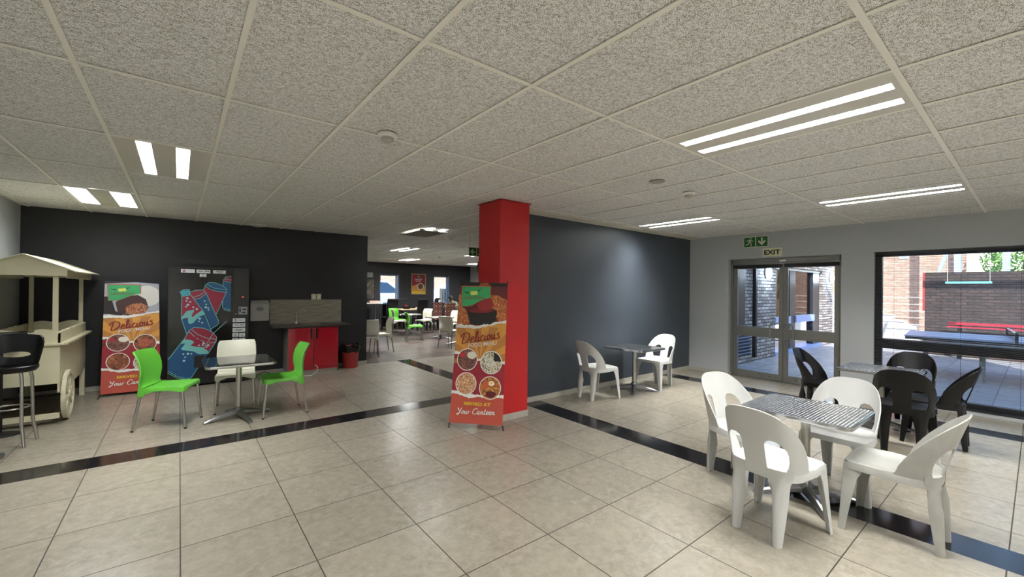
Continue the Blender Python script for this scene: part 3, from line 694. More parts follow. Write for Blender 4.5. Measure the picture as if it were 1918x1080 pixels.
build_car((7.15, 19.6, -.02), 0, 'silver car parked outside the left window of the dining hall')
build_car((12.3, 19.6, -.02), 0, 'second car with a visible wheel parked outside the right window of the dining hall')
tag(MB().box(-.3, .3, -.01, .01, -.4, .35).build('notice_board', M_WHITE, None, (9.75, 16.9, 1.28)), 'white notice board seen through the right window of the dining hall', 'notice board')
bpy.data.objects['notice_board'].location = (9.45, 16.75, 1.2)
mb = MB(); put_text(mb, '6', lambda u, v, d: (u, -.012-d, v), -.05, .02, .1, .16, M_BLACKM, bold=.03); mb.build('lettering', None, bpy.data.objects['notice_board'], recalc=False)
MB().tube([(0, 0, -.4), (0, 0, -1.22)], .02, n=8).build('stand', M_ALU, bpy.data.objects['notice_board'])
for i, (a, b) in enumerate(BW):
    t = bpy.data.objects.new('window_%d' % (i+2), None); C.objects.link(t); struct(t)
    mb = MB(); mb.box(a, a+.04, 16.42, 16.48, .9, 2.09); mb.box(b-.13, b-.09, 16.42, 16.48, .9, 2.09); mb.box(b-.05, b, 16.40, 16.5, .9, 2.09); mb.box(a, b, 16.42, 16.48, .9, .95); mb.box(a, b, 16.42, 16.48, 2.04, 2.09)
    mb.build('window_frame', mat('blue_grey_frame', '#5e789c', .4), t)
    MB().box(a+.04, b-.05, 16.448, 16.452, .95, 2.04).build('window_pane', M_GLASS, t)

# ------------------------------------------------------------------ MOULDED CHAIR (arched back, two holes)
def sheet(outline, holes, us, vs_, fn, m, thick, mb=None):
    """flat 2-D sheet with holes, cut along u = us and v = vs_, bent by fn(u,v) -> 3-D"""
    bm = bmesh.new()
    def loop(pts):
        v = [bm.verts.new((a, b, 0)) for a, b in pts]
        return [bm.edges.new((v[i], v[(i+1) % len(v)])) for i in range(len(v))]
    ed = loop(outline)
    for h in holes: ed += loop(h)
    bmesh.ops.triangle_fill(bm, use_beauty=True, use_dissolve=False, edges=ed, normal=(0, 0, 1))
    for u in us:
        bmesh.ops.bisect_plane(bm, geom=bm.verts[:]+bm.edges[:]+bm.faces[:], dist=1e-5, plane_co=(u, 0, 0), plane_no=(1, 0, 0))
    for v in vs_:
        bmesh.ops.bisect_plane(bm, geom=bm.verts[:]+bm.edges[:]+bm.faces[:], dist=1e-5, plane_co=(0, v, 0), plane_no=(0, 1, 0))
    bmesh.ops.remove_doubles(bm, verts=bm.verts, dist=1e-4)
    for v in bm.verts: v.co = Vector(fn(v.co.x, v.co.y))
    mb = mb or MB(); bm.verts.index_update()
    mb.add([v.co.copy() for v in bm.verts], [[v.index for v in f.verts] for f in bm.faces], m, True)
    bm.free(); return mb
def shell_xy(phi, z, inset=0):
    """plan curve of the wrapped back: phi in degrees from the rear centre"""
    a = math.radians(phi); lean = max(0, (z-.44))
    rx = .232-inset-(.02*max(0, .62-z)/.2 if z < .62 else 0); 
    y = -.03-(.195-inset)*max(0, math.cos(a))**.62-lean*.30*max(0, math.cos(a))**.7
    return rx*math.copysign(abs(math.sin(a))**.66, a), y
def make_arch_chair(label, m, group):
    t = thing('moulded_chair', label, 'chair', (0, 0, 0), 0, group)
    # back: outline in (phi, z)
    top = lambda ph: .435+.385*max(0, math.cos(math.radians(ph)))**.54
    rim = [(ph, top(ph)) for ph in [90, 88, 85, 80, 75, 70, 65, 60, 55, 50, 45, 40, 35, 30, 25, 20, 15, 10, 5, 0]]
    rim = rim+[(-p, z) for p, z in rim[-2::-1]]
    outline = [(-90, .40), (90, .40)]+rim
    PX = lambda x, z: math.degrees(math.asin(min(1, (x/(.232-(.02*max(0, .62-z)/.2 if z < .62 else 0)))**(1/.66))))
    hole = [(PX(a, b), b) for a, b in [(.066, .455), (.066, .50), (.067, .56), (.070, .605), (.080, .626), (.10, .637), (.135, .634), (.162, .615), (.178, .585), (.184, .55), (.182, .51), (.174, .475), (.164, .455)]]
    mb = sheet(outline, [hole, [(-a, b) for a, b in hole][::-1]], [-86, -82, -78]+[k*5-75 for k in range(31)]+[78, 82, 86, 2, -2], [.46, .50, .54, .58, .64, .70, .76], lambda u, v: (*shell_xy(u, v), v), m, 0)
    mb.build('backrest', m, t, solid=.008)
    # turned lip along the rim
    # seat: rounded plan
    def plan(k):
        pts = []
        for ph in range(-90, 91, 10): x, y = shell_xy(ph, .44); pts.append((x, y))
        pts += [(.226, .04), (.218, .10), (.214, .17), (.208, .195), (.19, .212), (.15, .218), (.05, .222), (-.05, .222), (-.15, .218), (-.19, .212), (-.208, .195), (-.214, .17), (-.218, .10), (-.226, .04)]
        return [(x*k, (y+.0)*k) for x, y in pts]
    P = plan(1); n = len(P)
    def apron_z(x, y):                       # arched lower edge between the front legs
        if y > .17: return .405+.0*abs(x)
        return .388 if y < 0 else .395
    rings = [[(x*1.006, y*1.006, apron_z(x, y)) for x, y in P], [(x, y, .432) for x, y in P], [(x*.985, y*.985, .443) for x, y in P], [(x*.93, y*.93, .444) for x, y in P],
             [(x*.80, y*.80, .434) for x, y in P], [(x*.5, y*.5, .428) for x, y in P], [(x*.15, y*.15, .427) for x, y in P]]
    s = MB(); s.grid(rings, m, closed=True); s.add([p for p in rings[-1]], [tuple(range(n))], m, True); s.build('seat', m, t, solid=.006)
    # front legs: tapered angle sections
    for sx in (-1, 1):
        rows = []
        for z, cx, cy, wx, wy in ((.432, .209, .214, .105, .12), (.40, .211, .216, .092, .105), (.34, .215, .218, .066, .075), (.2, .225, .224, .052, .056), (.0, .240, .235, .036, .036)):
            rows.append([(sx*(cx-wx), cy, z), (sx*(cx-wx*.5), cy+.001, z), (sx*(cx-.010), cy, z), (sx*(cx-.003), cy-.003, z), (sx*cx, cy-.010, z), (sx*(cx+.001), cy-wy*.5, z), (sx*cx, cy-wy, z)])
        MB().grid(rows, m).build('leg', m, t, solid=.007)
        rows = []
        for z, p0, p1, k in ((.453, PX(.07, .45), PX(.192, .45), 0), (.42, PX(.07, .45), PX(.192, .45), 0), (.37, PX(.072, .45), PX(.182, .45), 0), (.25, 0, 0, 1), (.0, 0, 0, 2)):
            if k == 0: rows.append([(*(lambda q: (sx*abs(q[0]), q[1]))(shell_xy(p0+(p1-p0)*j/6, z, -.003)), z) for j in range(7)])
            else:
                cx, cy, w_ = ((.128, -.202, .040), (.126, -.225, .025))[k-1]
                rows.append([(sx*(cx+w_*a), cy+w_*b, z) for a, b in ((-1, .55), (-.95, -.2), (-.55, -.75), (0, -.95), (.55, -.75), (.95, -.2), (1, .55))])
        MB().grid(rows, m).build('leg', m, t, solid=.007)
    return t
def place(t, x, y, deg): t.location = (x, y, 0); t.rotation_euler = (0, 0, math.radians(deg))
GW = 'white moulded chairs'
# local +Y is forward: heading h (deg, 0 = +X) -> rotation h-90
def head(h): return math.radians(h-90)
def mid(rx, ry, h, back=.232): a = math.radians(h); return (rx+back*math.cos(a), ry+back*math.sin(a), 0)
cA = make_arch_chair('white plastic chair seen from behind in the foreground at the near steel table', M_WHITEP, GW)
cA.location = mid(2.84, 1.10, -7); cA.rotation_euler = (0, 0, head(-7))
WT = {M_WHITEP: M_WHITEW}
dup(cA, mid(3.68, 1.70, 248), head(248), 'white plastic chair at the left of the near steel table, seen from its front', GW)
dup(cA, mid(4.32, .975, 180), head(180), 'white plastic chair behind the near steel table, facing the camera', GW)
dup(cA, mid(3.62, .345, 90), head(90), 'scuffed white plastic chair in side view at the right of the near steel table', GW, WT)
dup(cA, mid(4.50, 3.98, -5), head(-5), 'white plastic chair at the left of the small table by the slate grey wall', GW)
dup(cA, mid(6.26, 3.84, 180), head(180), 'white plastic chair in the corner right of the small table by the slate grey wall', GW)
BT = {M_WHITEP: M_BLACK}
GB = 'black moulded chairs'
dup(cA, mid(5.36, .80, 4), head(4), 'black plastic chair with its back to the camera at the window table', GB, BT)
dup(cA, mid(6.95, .95, 180), head(180), 'black plastic chair facing the camera on the window side of the window table', GB, BT)
dup(cA, mid(6.15, .44, 92), head(92), 'black plastic chair seen from the side at the right end of the window table', GB, BT)
dup(cA, mid(6.25, 1.86, 268), head(268), 'black plastic chair at the door side of the window table, leaning left', GB, BT)

# ------------------------------------------------------------------ STAR-BASE TABLE
M_RIM = mat('polished_table_rim', '#c3c5c6', .15, 1)
def rrect(hx, hy, r, n=6):
    o = []
    for cx, cy, a0 in ((hx-r, hy-r, 0), (-hx+r, hy-r, 90), (-hx+r, -hy+r, 180), (hx-r, -hy+r, 270)):
        for k in range(n+1): a = math.radians(a0+90*k/n); o.append((cx+r*math.cos(a), cy+r*math.sin(a)))
    return o
def make_table(label, x, y, top, hx=.325, hy=.345, zt=.668, arms=40, round_=False, group='steel topped cafe tables', rot=0):
    t = thing('cafe_table', label, 'table', (x, y, 0), math.radians(rot), group)
    P = rrect(hx, hy, .05) if not round_ else [(hx*math.cos(2*PI*k/36), hx*math.sin(2*PI*k/36)) for k in range(36)]
    n = len(P); S = lambda k, z: [(a*k, b*k, z) for a, b in P]
    mb = MB(); mb.grid([S(.985, zt-.03), S(1, zt-.027), S(1.004, zt-.015), S(1, zt-.003), S(.985, zt)], M_RIM, closed=True); mb.add(S(.985, zt-.03), [tuple(range(n))[::-1]], M_RIM)
    mb.build('table_edge', M_RIM, t)
    mb = MB(); mb.grid([S(.986, zt), S(.5, zt+.0005)], top, closed=True, smooth=False); mb.add(S(.5, zt+.0005), [tuple(range(n))], top); mb.build('tabletop', top, t)
    MB().lathe([(.10, zt-.036), (.10, zt-.030)], 0, 0).lathe([(.030, .09), (.030, zt-.036)], 0, 0, n=20).build('column', M_CHROME, t)
    hub = MB().lathe([(.05, .045), (.052, .09), (.045, .115), (.034, .125), (.030, .13)], 0, 0, n=20).build('hub', M_CAST, t)
    for k in range(4):
        a = math.radians(arms+90*k); c, s = math.cos(a), math.sin(a)
        R = []
        for r, w_, z0, z1 in ((.03, .036, .045, .105), (.12, .030, .040, .085), (.22, .026, .025, .06), (.31, .024, .008, .036), (.345, .020, .0, .022)):
            R.append([(r*c-q*s, r*s+q*c, z) for q, z in ((-w_, z0), (w_, z0), (w_*.95, z0+(z1-z0)*.6), (w_*.35, z1), (-w_*.35, z1), (-w_*.95, z0+(z1-z0)*.6))])
        mb = MB().grid(R, M_CAST, closed=True, smooth=False); mb.add(R[-1], [tuple(range(6))], M_CAST); mb.build('base_arm', M_CAST, t, bevel=.003)
    return t
make_table('steel table with a bright embossed square top among the white chairs in the foreground', 3.68, 1.08, M_EMB, arms=38)
make_table('steel table in front of the big window, ringed by black chairs', 6.31, 1.12, M_EMB, arms=5)
make_table('small dark steel table against the slate grey wall', 5.51, 3.88, M_EMB, arms=35)
M_DTOP = mat('dark_mirror_top', '#4a4c50', .07, .9)
make_table('dark shiny-topped table between the lime green chairs', .555, 5.82, M_DTOP, hx=.335, hy=.37, arms=15)

# ------------------------------------------------------------------ POLY CHAIR with metal tube legs
def make_poly_chair(label, m, group, legm=M_CHROME):
    t = thing('tube_leg_chair', label, 'chair', (0, 0, 0), 0, group)
    prof = [(-.150, .452, .196, .00), (-.178, .462, .200, .01), (-.197, .49, .204, .024), (-.207, .54, .207, .042), (-.212, .60, .208, .054), (-.222, .67, .208, .060), (-.240, .74, .205, .060), (-.268, .80, .199, .056), (-.284, .828, .188, .052)]
    rows = []
    for y, z, w_, c in prof:
        rows.append([(w_*q, y+c*abs(q)**2.2, z-.0*abs(q)) for q in (-1, -.85, -.6, -.3, 0, .3, .6, .85, 1)])
    mb = MB().grid(rows, m); mb.build('backrest', m, t, solid=.014)
    # seat with skirt
    top = []
    pl = [(-.196, -.175), (-.201, -.05), (-.206, .10), (-.208, .18), (-.200, .212), (-.17, .226), (-.08, .232), (0, .233), (.08, .232), (.17, .226), (.200, .212), (.208, .18), (.206, .10), (.201, -.05), (.196, -.175), (.10, -.180), (0, -.182), (-.10, -.180)]
    zt = lambda y: .448+.006*max(0, y)/.2
    def low(x, y):
        if abs(x) > .15 and y < -.1: return .365
        if abs(x) > .15 and y > .15: return .395
        if abs(x) > .15: return .412
        return .425 if y > 0 else .42
    R = [[(x*1.01, y*1.01, low(x, y)) for x, y in pl], [(x*1.008, y*1.008, zt(y)-.01) for x, y in pl], [(x*.98, y*.98, zt(y)) for x, y in pl], [(x*.8, y*.8, zt(y)-.008) for x, y in pl], [(x*.3, y*.3, .436) for x, y in pl]]
    mb = MB().grid(R, m, closed=True); mb.add(R[-1], [tuple(range(len(pl)))], m, True); mb.build('seat', m, t, solid=.01)
    for sx in (-1, 1):
        # corner post of the shell at the rear
        MB().grid([[(sx*.197, -.125, .45), (sx*.204, -.16, .45), (sx*.197, -.192, .45), (sx*.165, -.20, .45)], [(sx*.199, -.14, .36), (sx*.206, -.17, .36), (sx*.199, -.198, .36), (sx*.175, -.206, .36)]], m).build('shell_corner', m, t, solid=.012)
        MB().grid([[(sx*.198, -.10, .458), (sx*.2, -.15, .462), (sx*.2, -.155, .47)], [(sx*.196, -.12, .47), (sx*.197, -.15, .48), (sx*.197, -.16, .49)]], m)
        for a, b in (((sx*.185, -.175, .385), (sx*.205, -.235, 0)), ((sx*.185, .195, .41), (sx*.20, .235, 0))):
            leg = MB().tube([a, ((a[0]+b[0])/2, (a[1]+b[1])/2, a[2]/2), b], [.0145, .0135, .011], n=12).build('leg', legm, t)
            MB().tube([(b[0], b[1], .016), (b[0], b[1], 0)], [.0125, .0125], n=12).build('foot_cap', M_RUB, leg)
    return t
g1 = make_poly_chair('lime green chair left of the dark table, its seat turned to the right', M_GREEN, 'lime green chairs')
g1.location = mid(-.295, 6.045, -22, .235); g1.rotation_euler = (0, 0, head(-22))
GT = {M_GREEN: M_CREAM}
dup(g1, mid(1.235, 5.76, 181, .235), head(181), 'lime green chair right of the dark table, in front of the red cupboard', 'lime green chairs')
dup(g1, mid(.60, 6.52, 263, .235), head(263), 'white chair behind the dark table, in front of the drinks machine', 'white tube-leg chairs', GT)
GC = 'white tube-leg chairs'
dup(g1, mid(3.30, 9.22, 72, .235), head(72), 'white chair with its back to the camera, cut off by the charcoal wall end', GC, GT)
dup(g1, mid(4.06, 9.82, 175, .235), head(175), 'white chair in the dining hall facing left beside the end of the charcoal wall', GC, GT)
dup(g1, mid(5.62, 13.55, -20, .235), head(-20), 'white chair at the left of the round table in the dining hall', GC, GT)
dup(g1, mid(6.92, 13.45, 200, .235), head(200), 'white chair facing left between the two tables in the dining hall', GC, GT)
dup(g1, mid(5.36, 9.52, 25, .235), head(25), 'white chair in the dining hall just left of the banner, seen from behind', GC, GT)
dup(g1, mid(7.15, 11.9, 200, .235), head(200), 'white chair on the far right side of the square table, left of the banner', GC, GT)
dup(g1, mid(5.95, 14.30, 285, .235), head(285), 'lime green chair behind the round table in the dining hall', 'lime green chairs')
dup(g1, mid(5.22, 11.55, -18, .235), head(-18), 'lime green chair in front of the round table in the dining hall', 'lime green chairs')
M_PALE = mat('pale_table_top', '#c9c9c4', .2)
make_table('round pale table between the two far lime green chairs in the dining hall', 6.12, 13.2, M_PALE, hx=.36, round_=True, arms=60)
make_table('square pale table in the dining hall right of the round one', 6.27, 11.45, M_PALE, hx=.34, hy=.34, arms=55)
make_table('table mostly hidden behind the end of the charcoal wall, one base arm showing', 3.08, 9.98, M_PALE, hx=.34, hy=.34, arms=-35)
make_table('table in the dining hall peeking out from behind the banner', 6.02, 9.92, M_PALE, hx=.33, hy=.33, arms=45)

# ------------------------------------------------------------------ UPHOLSTERED CHAIRS at the back
M_LEATHER = mat('black_leatherette', '#17151a', .4)
M_PAT = mat('maroon_patterned_cloth', '#6b2f2c', .8)
def _pat(m=M_PAT):
    l = m.node_tree.links; tc = N(m, 'ShaderNodeTexCoord'); sp = N(m, 'ShaderNodeSeparateXYZ'); l.new(tc.outputs['Object'], sp.inputs[0])
    a = math_(m, 'ABSOLUTE', math_(m, 'SINE', math_(m, 'MULTIPLY', sp.outputs[0], 22))); b = math_(m, 'ABSOLUTE', math_(m, 'SINE', math_(m, 'MULTIPLY', sp.outputs[2], 16)))
    d = math_(m, 'ABSOLUTE', math_(m, 'SUBTRACT', math_(m, 'ADD', a, b), 1.0)); f = math_(m, 'LESS_THAN', d, .14); g = math_(m, 'GREATER_THAN', math_(m, 'ADD', a, b), 1.75)
    l.new(mixc(m, math_(m, 'MAXIMUM', f, g), lin('#5e2a28'), lin('#c79a86')), m.node_tree.nodes['Principled BSDF'].inputs['Base Color'])
_pat()
def make_dining(label, m, x, y, h, group, roll=True, zt=1.14, w_=.22):
    t = thing('upholstered_chair', label, 'chair', (x, y, 0), head(h), group)
    rows = []
    for yb, z, k in ((-.19, .40, 1), (-.215, .6, 1), (-.235, .85, .99), (-.26, zt-.06, .97), (-.285, zt-.01, .97)):
        rows.append([(w_*k*q, yb+.05*(d), z) for q, d in ((-1, 0), (-1, 1), (1, 1), (1, 0))])
    mb = MB().grid(rows, m, closed=True, smooth=False); mb.add(rows[-1], [(0,1,2,3)], m); mb.add(rows[0], [(3,2,1,0)], m); mb.build('backrest', m, t, bevel=.012)
    if roll: MB().tube([(-w_*.98, -.295, zt-.015), (w_*.98, -.295, zt-.015)], .035, n=14).build('rolled_top', m, t)
    MB().box(-w_, w_, -.2, .24, .36, .47).build('seat', m, t, bevel=.025, seg=3)
    for a, b in ((-1, -1), (1, -1), (-1, 1), (1, 1)): MB().bar((a*(w_-.03), b*.19, .36), (a*(w_-.02), b*.215, 0), .04, .04).build('leg', M_BLACKM, t)
    return t
GL = 'black high-backed upholstered chairs'
make_dining('black high-backed chair with rolled top right of the left window of the dining hall', M_LEATHER, 6.12, 14.98, 95, GL)
make_dining('black chair under the framed poster on the back wall', M_LEATHER, 7.0, 15.6, -85, GL, roll=False, zt=1.15)
make_dining('broad black high-backed chair with rolled top in the middle of the dining hall', M_LEATHER, 6.98, 14.28, 92, GL, w_=.21)
make_dining('black high-backed chair turned sideways behind the patterned chairs', M_LEATHER, 8.0, 15.35, 170, GL)
GP = 'maroon patterned upholstered chairs'
make_dining('lighter maroon chair with diamond pattern, left of the darker patterned one', M_PAT, 7.62, 14.2, 80, GP, roll=False, zt=1.04, w_=.17)
make_dining('darker maroon patterned chair nearest the seated person', M_PAT, 8.12, 14.2, 90, GP, roll=False, zt=1.00, w_=.22)
t = thing('dining_table', 'wooden dining table between the black upholstered chairs', 'table', (6.95, 15.0, 0))
mtw = mat('light_wood_top', '#b99f7d', .35)
MB().box(-.55, .75, -.38, .38, .72, .755).build('tabletop', mtw, t, bevel=.004)
for a in (-.48, .68):
    for b in (-.32, .32): MB().box(a-.025, a+.025, b-.025, b+.025, 0, .72).build('leg', M_BLACKM, t)
t = thing('condiment_rack', 'dark rack of sauce bottles and napkins on the wooden dining table', 'condiment rack', (6.72, 14.85, .755))
MB().box(-.11, .11, -.06, .06, 0, .09).build('tray', M_BLACK, t)
for i, (x, c) in enumerate(((-.07, '#3a2420'), (0, '#8a1c1c'), (.07, '#2b2b2b'))): MB().lathe([(.025, .0), (.025, .13), (.012, .16), (.012, .19), (0, .19)], x, 0, n=12).build('bottle', mat('bottle_%d' % i, c, .2), t)
tag(MB().box(-.09, .09, -.06, .06, 0, .06).build('napkin_pack', mat('napkin_pink', '#d8b3a2', .7), None, (7.15, 14.75, .755), bevel=.01), 'pinkish napkin pack on the wooden dining table', 'napkins')
t = thing('bar_table', 'tall white bar table against the back wall at the left of the dining hall', 'table', (5.6, 15.75, 0))
MB().box(-.65, .42, -.35, .35, .95, .985).build('tabletop', M_WHITE, t)
for a in (-.55, .36):
    for b in (-.28, .28): MB().tube([(a, b, 0), (a, b, .95)], .02, n=10).build('leg', M_CHROME, t)
tag(MB().box(-.2, .2, -.1, .1, 0, .07).build('serviette_stack', mat('napkin_pink', '#d8b3a2', .7), None, (5.75, 15.6, .985), bevel=.01), 'stack of pinkish serviettes on the tall white bar table', 'napkins')
tag(MB().box(-.5, .5, -.1, .25, 0, .9).build('low_counter', M_BLACKM, None, (6.9, 16.13, 0)), 'low black counter under the left window of the dining hall', 'counter')
# ------------------------------------------------------------------ seated person
def make_person():
    t = thing('person', 'person in a grey-green jacket sitting bent forward, mostly hidden behind the banner', 'person', (8.78, 14.85, 0), math.radians(115))
    me = bpy.data.meshes.new('body'); V = []; E = []; R = []
    def P(x, y, z, r, parent=None):
        V.append((x, y, z)); R.append(r); i = len(V)-1
        if parent is not None: E.append((parent, i))
        return i
    pel = P(0, 0, .53, .15); sp = P(0, .05, .70, .145, pel); ch = P(0, .13, .90, .155, sp); nk = P(0, .20, 1.05, .06, ch); hd = P(0, .25, 1.13, .085, nk); ht = P(0, .27, 1.22, .08, hd)
    for s in (-1, 1):
        sh = P(s*.18, .14, .97, .065, ch); el = P(s*.25, .27, .80, .045, sh); wr = P(s*.12, .48, .79, .033, el); hn = P(s*.08, .56, .785, .03, wr)
        hp = P(s*.10, .04, .50, .10, pel); kn = P(s*.13, .42, .50, .065, hp); an = P(s*.13, .40, .10, .045, kn); ft = P(s*.13, .55, .045, .035, an)
    me.from_pydata(V, E, []); o = bpy.data.objects.new('body', me); C.objects.link(o); o.parent = t
    md = o.modifiers.new('skin', 'SKIN'); 
    if not me.skin_vertices: me.attributes.new
    sv = me.skin_vertices[0].data if me.skin_vertices else None
    if sv:
        for v, r in zip(sv, R): v.radius = (r, r*.85)
        sv[0].use_root = True
    o.modifiers.new('sub', 'SUBSURF').levels = 2; me.materials.append(mat('brown_skin', '#5d4033', .55))
    # jacket and hair are clothing children
    jk = mat('camouflage_jacket', '#5f6653', .85, noise=.5, nscale=14)
    mb = MB(); rows = []
    for z, y, rx, ry in ((.50, .0, .20, .15), (.62, .02, .195, .15), (.76, .07, .20, .16), (.90, .12, .21, .165), (.99, .16, .19, .14), (1.05, .19, .10, .10), (1.07, .20, .07, .07)):
        rows.append([(rx*math.cos(2*PI*k/18), y+ry*math.sin(2*PI*k/18), z) for k in range(18)])
    mb.grid(rows, jk, closed=True)
    for s in (-1, 1): mb.tube([(s*.17, .14, .96), (s*.26, .20, .88), (s*.27, .28, .80), (s*.20, .39, .80), (s*.13, .47, .795)], [.075, .07, .06, .052, .042], n=12)
    mb.build('jacket', jk, t)
    tr = mat('dark_trousers', '#1e2026', .8); mb = MB()
    for s in (-1, 1): mb.tube([(s*.09, -.02, .52), (s*.12, .22, .52), (s*.13, .44, .50), (s*.13, .44, .30), (s*.13, .41, .09)], [.115, .10, .085, .075, .065], n=14)
    mb.build('trousers', tr, t)
    rows = []
    for k in range(7):
        a = PI/2*k/6; rows.append([(.098*math.cos(a)*math.cos(2*PI*q/16), .255+.112*math.cos(a)*math.sin(2*PI*q/16)-.012, 1.165+.115*math.sin(a)) for q in range(16)])
    MB().grid(rows, None, closed=True).build('hair', mat('black_hair', '#141214', .8), t)
    for s in (-1, 1): MB().lathe([(0, -.01), (.012, 0), (0, .01)], s*.035, .345, n=8, z0=1.17).build('eye', M_BLACKM, t)
    MB().tube([(0, .345, 1.165), (0, .372, 1.135), (0, .35, 1.128)], [.008, .014, .010], n=8).build('nose', mat('brown_skin', '#5d4033', .55), t)
    MB().tube([(-.022, .345, 1.10), (0, .352, 1.098), (.022, .345, 1.10)], .006, n=6).build('mouth', mat('lip_brown', '#6b3b36', .5), t)
    for s in (-1, 1): MB().lathe([(0, -.025), (.014, -.012), (.016, .01), (0, .026)], s*.098, .25, n=8, z0=1.16).build('ear', mat('brown_skin', '#5d4033', .55), t)
make_person()
t = thing('stool', 'plain dark stool the seated person sits on', 'stool', (8.78, 14.85, 0))
MB().box(-.19, .19, -.19, .19, .36, .40).build('seat', M_BLACKM, t)
for a in (-.16, .16):
    for b in (-.16, .16): MB().box(a-.015, a+.015, b-.015, b+.015, 0, .36).build('leg', M_BLACKM, t)

# ------------------------------------------------------------------ BACK WALL pictures
def framed(name, label, cat, x0, x1, z0, z1, painter, fm, Y=16.4):
    t = thing(name, label, cat, ((x0+x1)/2, Y, (z0+z1)/2)); hx, hz = (x1-x0)/2, (z1-z0)/2
    MB().box(-hx, hx, -.02, 0, hz-.03, hz).box(-hx, hx, -.02, 0, -hz, -hz+.03).box(-hx, -hx+.03, -.02, 0, -hz+.03, hz-.03).box(hx-.03, hx, -.02, 0, -hz+.03, hz-.03).build('frame', fm, t)
    mb = MB(); painter(mb, hx-.03, hz-.03, lambda u, v, d: (u, -.008-d, v)); mb.build('print', None, t, recalc=False)
    return t
M_MAR = mat('print_maroon', '#8a1726', .6); M_ORA = mat('print_orange', '#c98f3c', .6); M_ORB = mat('print_orange_dark', '#ad7437', .6)
M_COR = mat('print_coral', '#b04a3a', .6); M_PWH = mat('print_white', '#dedcd6', .6); M_YEL = mat('print_yellow', '#d9b92e', .6); M_SCR = mat('print_script_red', '#7c1a12', .6)
M_PGR = mat('print_green', '#2f9a5c', .6)
F_STEW = food_mat('food_dark_stew', ['#1c0f0c', '#4a2a22', '#73463a', '#a0685a', '#2a1511'], 120)
F_NOOD = food_mat('food_pasta', ['#55503c', '#c9c2a0', '#e3deca', '#8f8a6c', '#3d3c28'], 80)
F_CHKN = food_mat('food_grilled_chicken', ['#5a2f1a', '#c98c5a', '#e0b58a', '#8f5430', '#f0d9bd'], 110)
F_BRKF = food_mat('food_breakfast', ['#7d231a', '#c75a32', '#2a1512', '#e0b04a', '#4f1512'], 110)
F_FRY = food_mat('food_fried_coating', ['#54230f', '#a5552a', '#c9793f', '#7a381b', '#e09c5f'], 100)
F_MEAT = food_mat('food_sliced_meat', ['#4a1a14', '#8f3a28', '#c98a55', '#6d2418', '#d9a870'], 110)
F_POT = food_mat('food_meatballs', ['#3c2016', '#8a4a2c', '#6b3420', '#a8663e', '#241009'], 34)
def poster(mb, hx, hz, fn):
    flat(mb, [(-hx, -hz), (hx, -hz), (hx, hz), (-hx, hz)], fn, M_MAR, 0)
    flat(mb, [(-hx, -hz), (hx, -hz), (hx, -.05), (0, .02), (-hx, -.10)], fn, M_ORA, .001); flat(mb, [(-hx, -hz), (hx, -hz), (hx, -hz+.10), (-hx, -hz+.10)], fn, M_YEL, .002)
    flat(mb, ell(.09, -.10, .15, .15), fn, M_PWH, .002); flat(mb, ell(.09, -.10, .12, .12), fn, F_STEW, .003)
    flat(mb, ell(0, hz-.09, .06, .05, 14), fn, M_PGR, .002)
    put_text(mb, 'Delicious', fn, -.17, .14, .34, .08, M_PWH, bold=.01, shear=.3, rot=.12, d=.003); put_text(mb, 'FOOD MENU', fn, -.12, .09, .25, .035, M_PWH, bold=.03, rot=.1, d=.003)
framed('framed_poster', 'framed red and yellow food menu poster between the two windows of the dining hall', 'poster', 7.62, 8.28, 1.29, 2.16, poster, mat('brass_frame', '#b8a888', .4, .5))
framed('framed_picture', 'dark framed picture at the left edge of the dining hall back wall', 'picture', 5.3, 6.07, 1.09, 1.92, lambda mb, hx, hz, fn: flat(mb, [(-hx, -hz), (hx, -hz), (hx, hz), (-hx, hz)], fn, food_mat('dim_painting', ['#2d2622', '#4f463e', '#6f675c', '#38302b'], 9), 0), M_BLACKM)
tag(MB().box(-.12, .12, -.03, 0, -.10, .10).build('wall_panel', mat('grey_panel', '#8f9294', .5), None, (5.86, 16.4, 2.05)), 'small pale grey panel above the dark framed picture', 'panel')

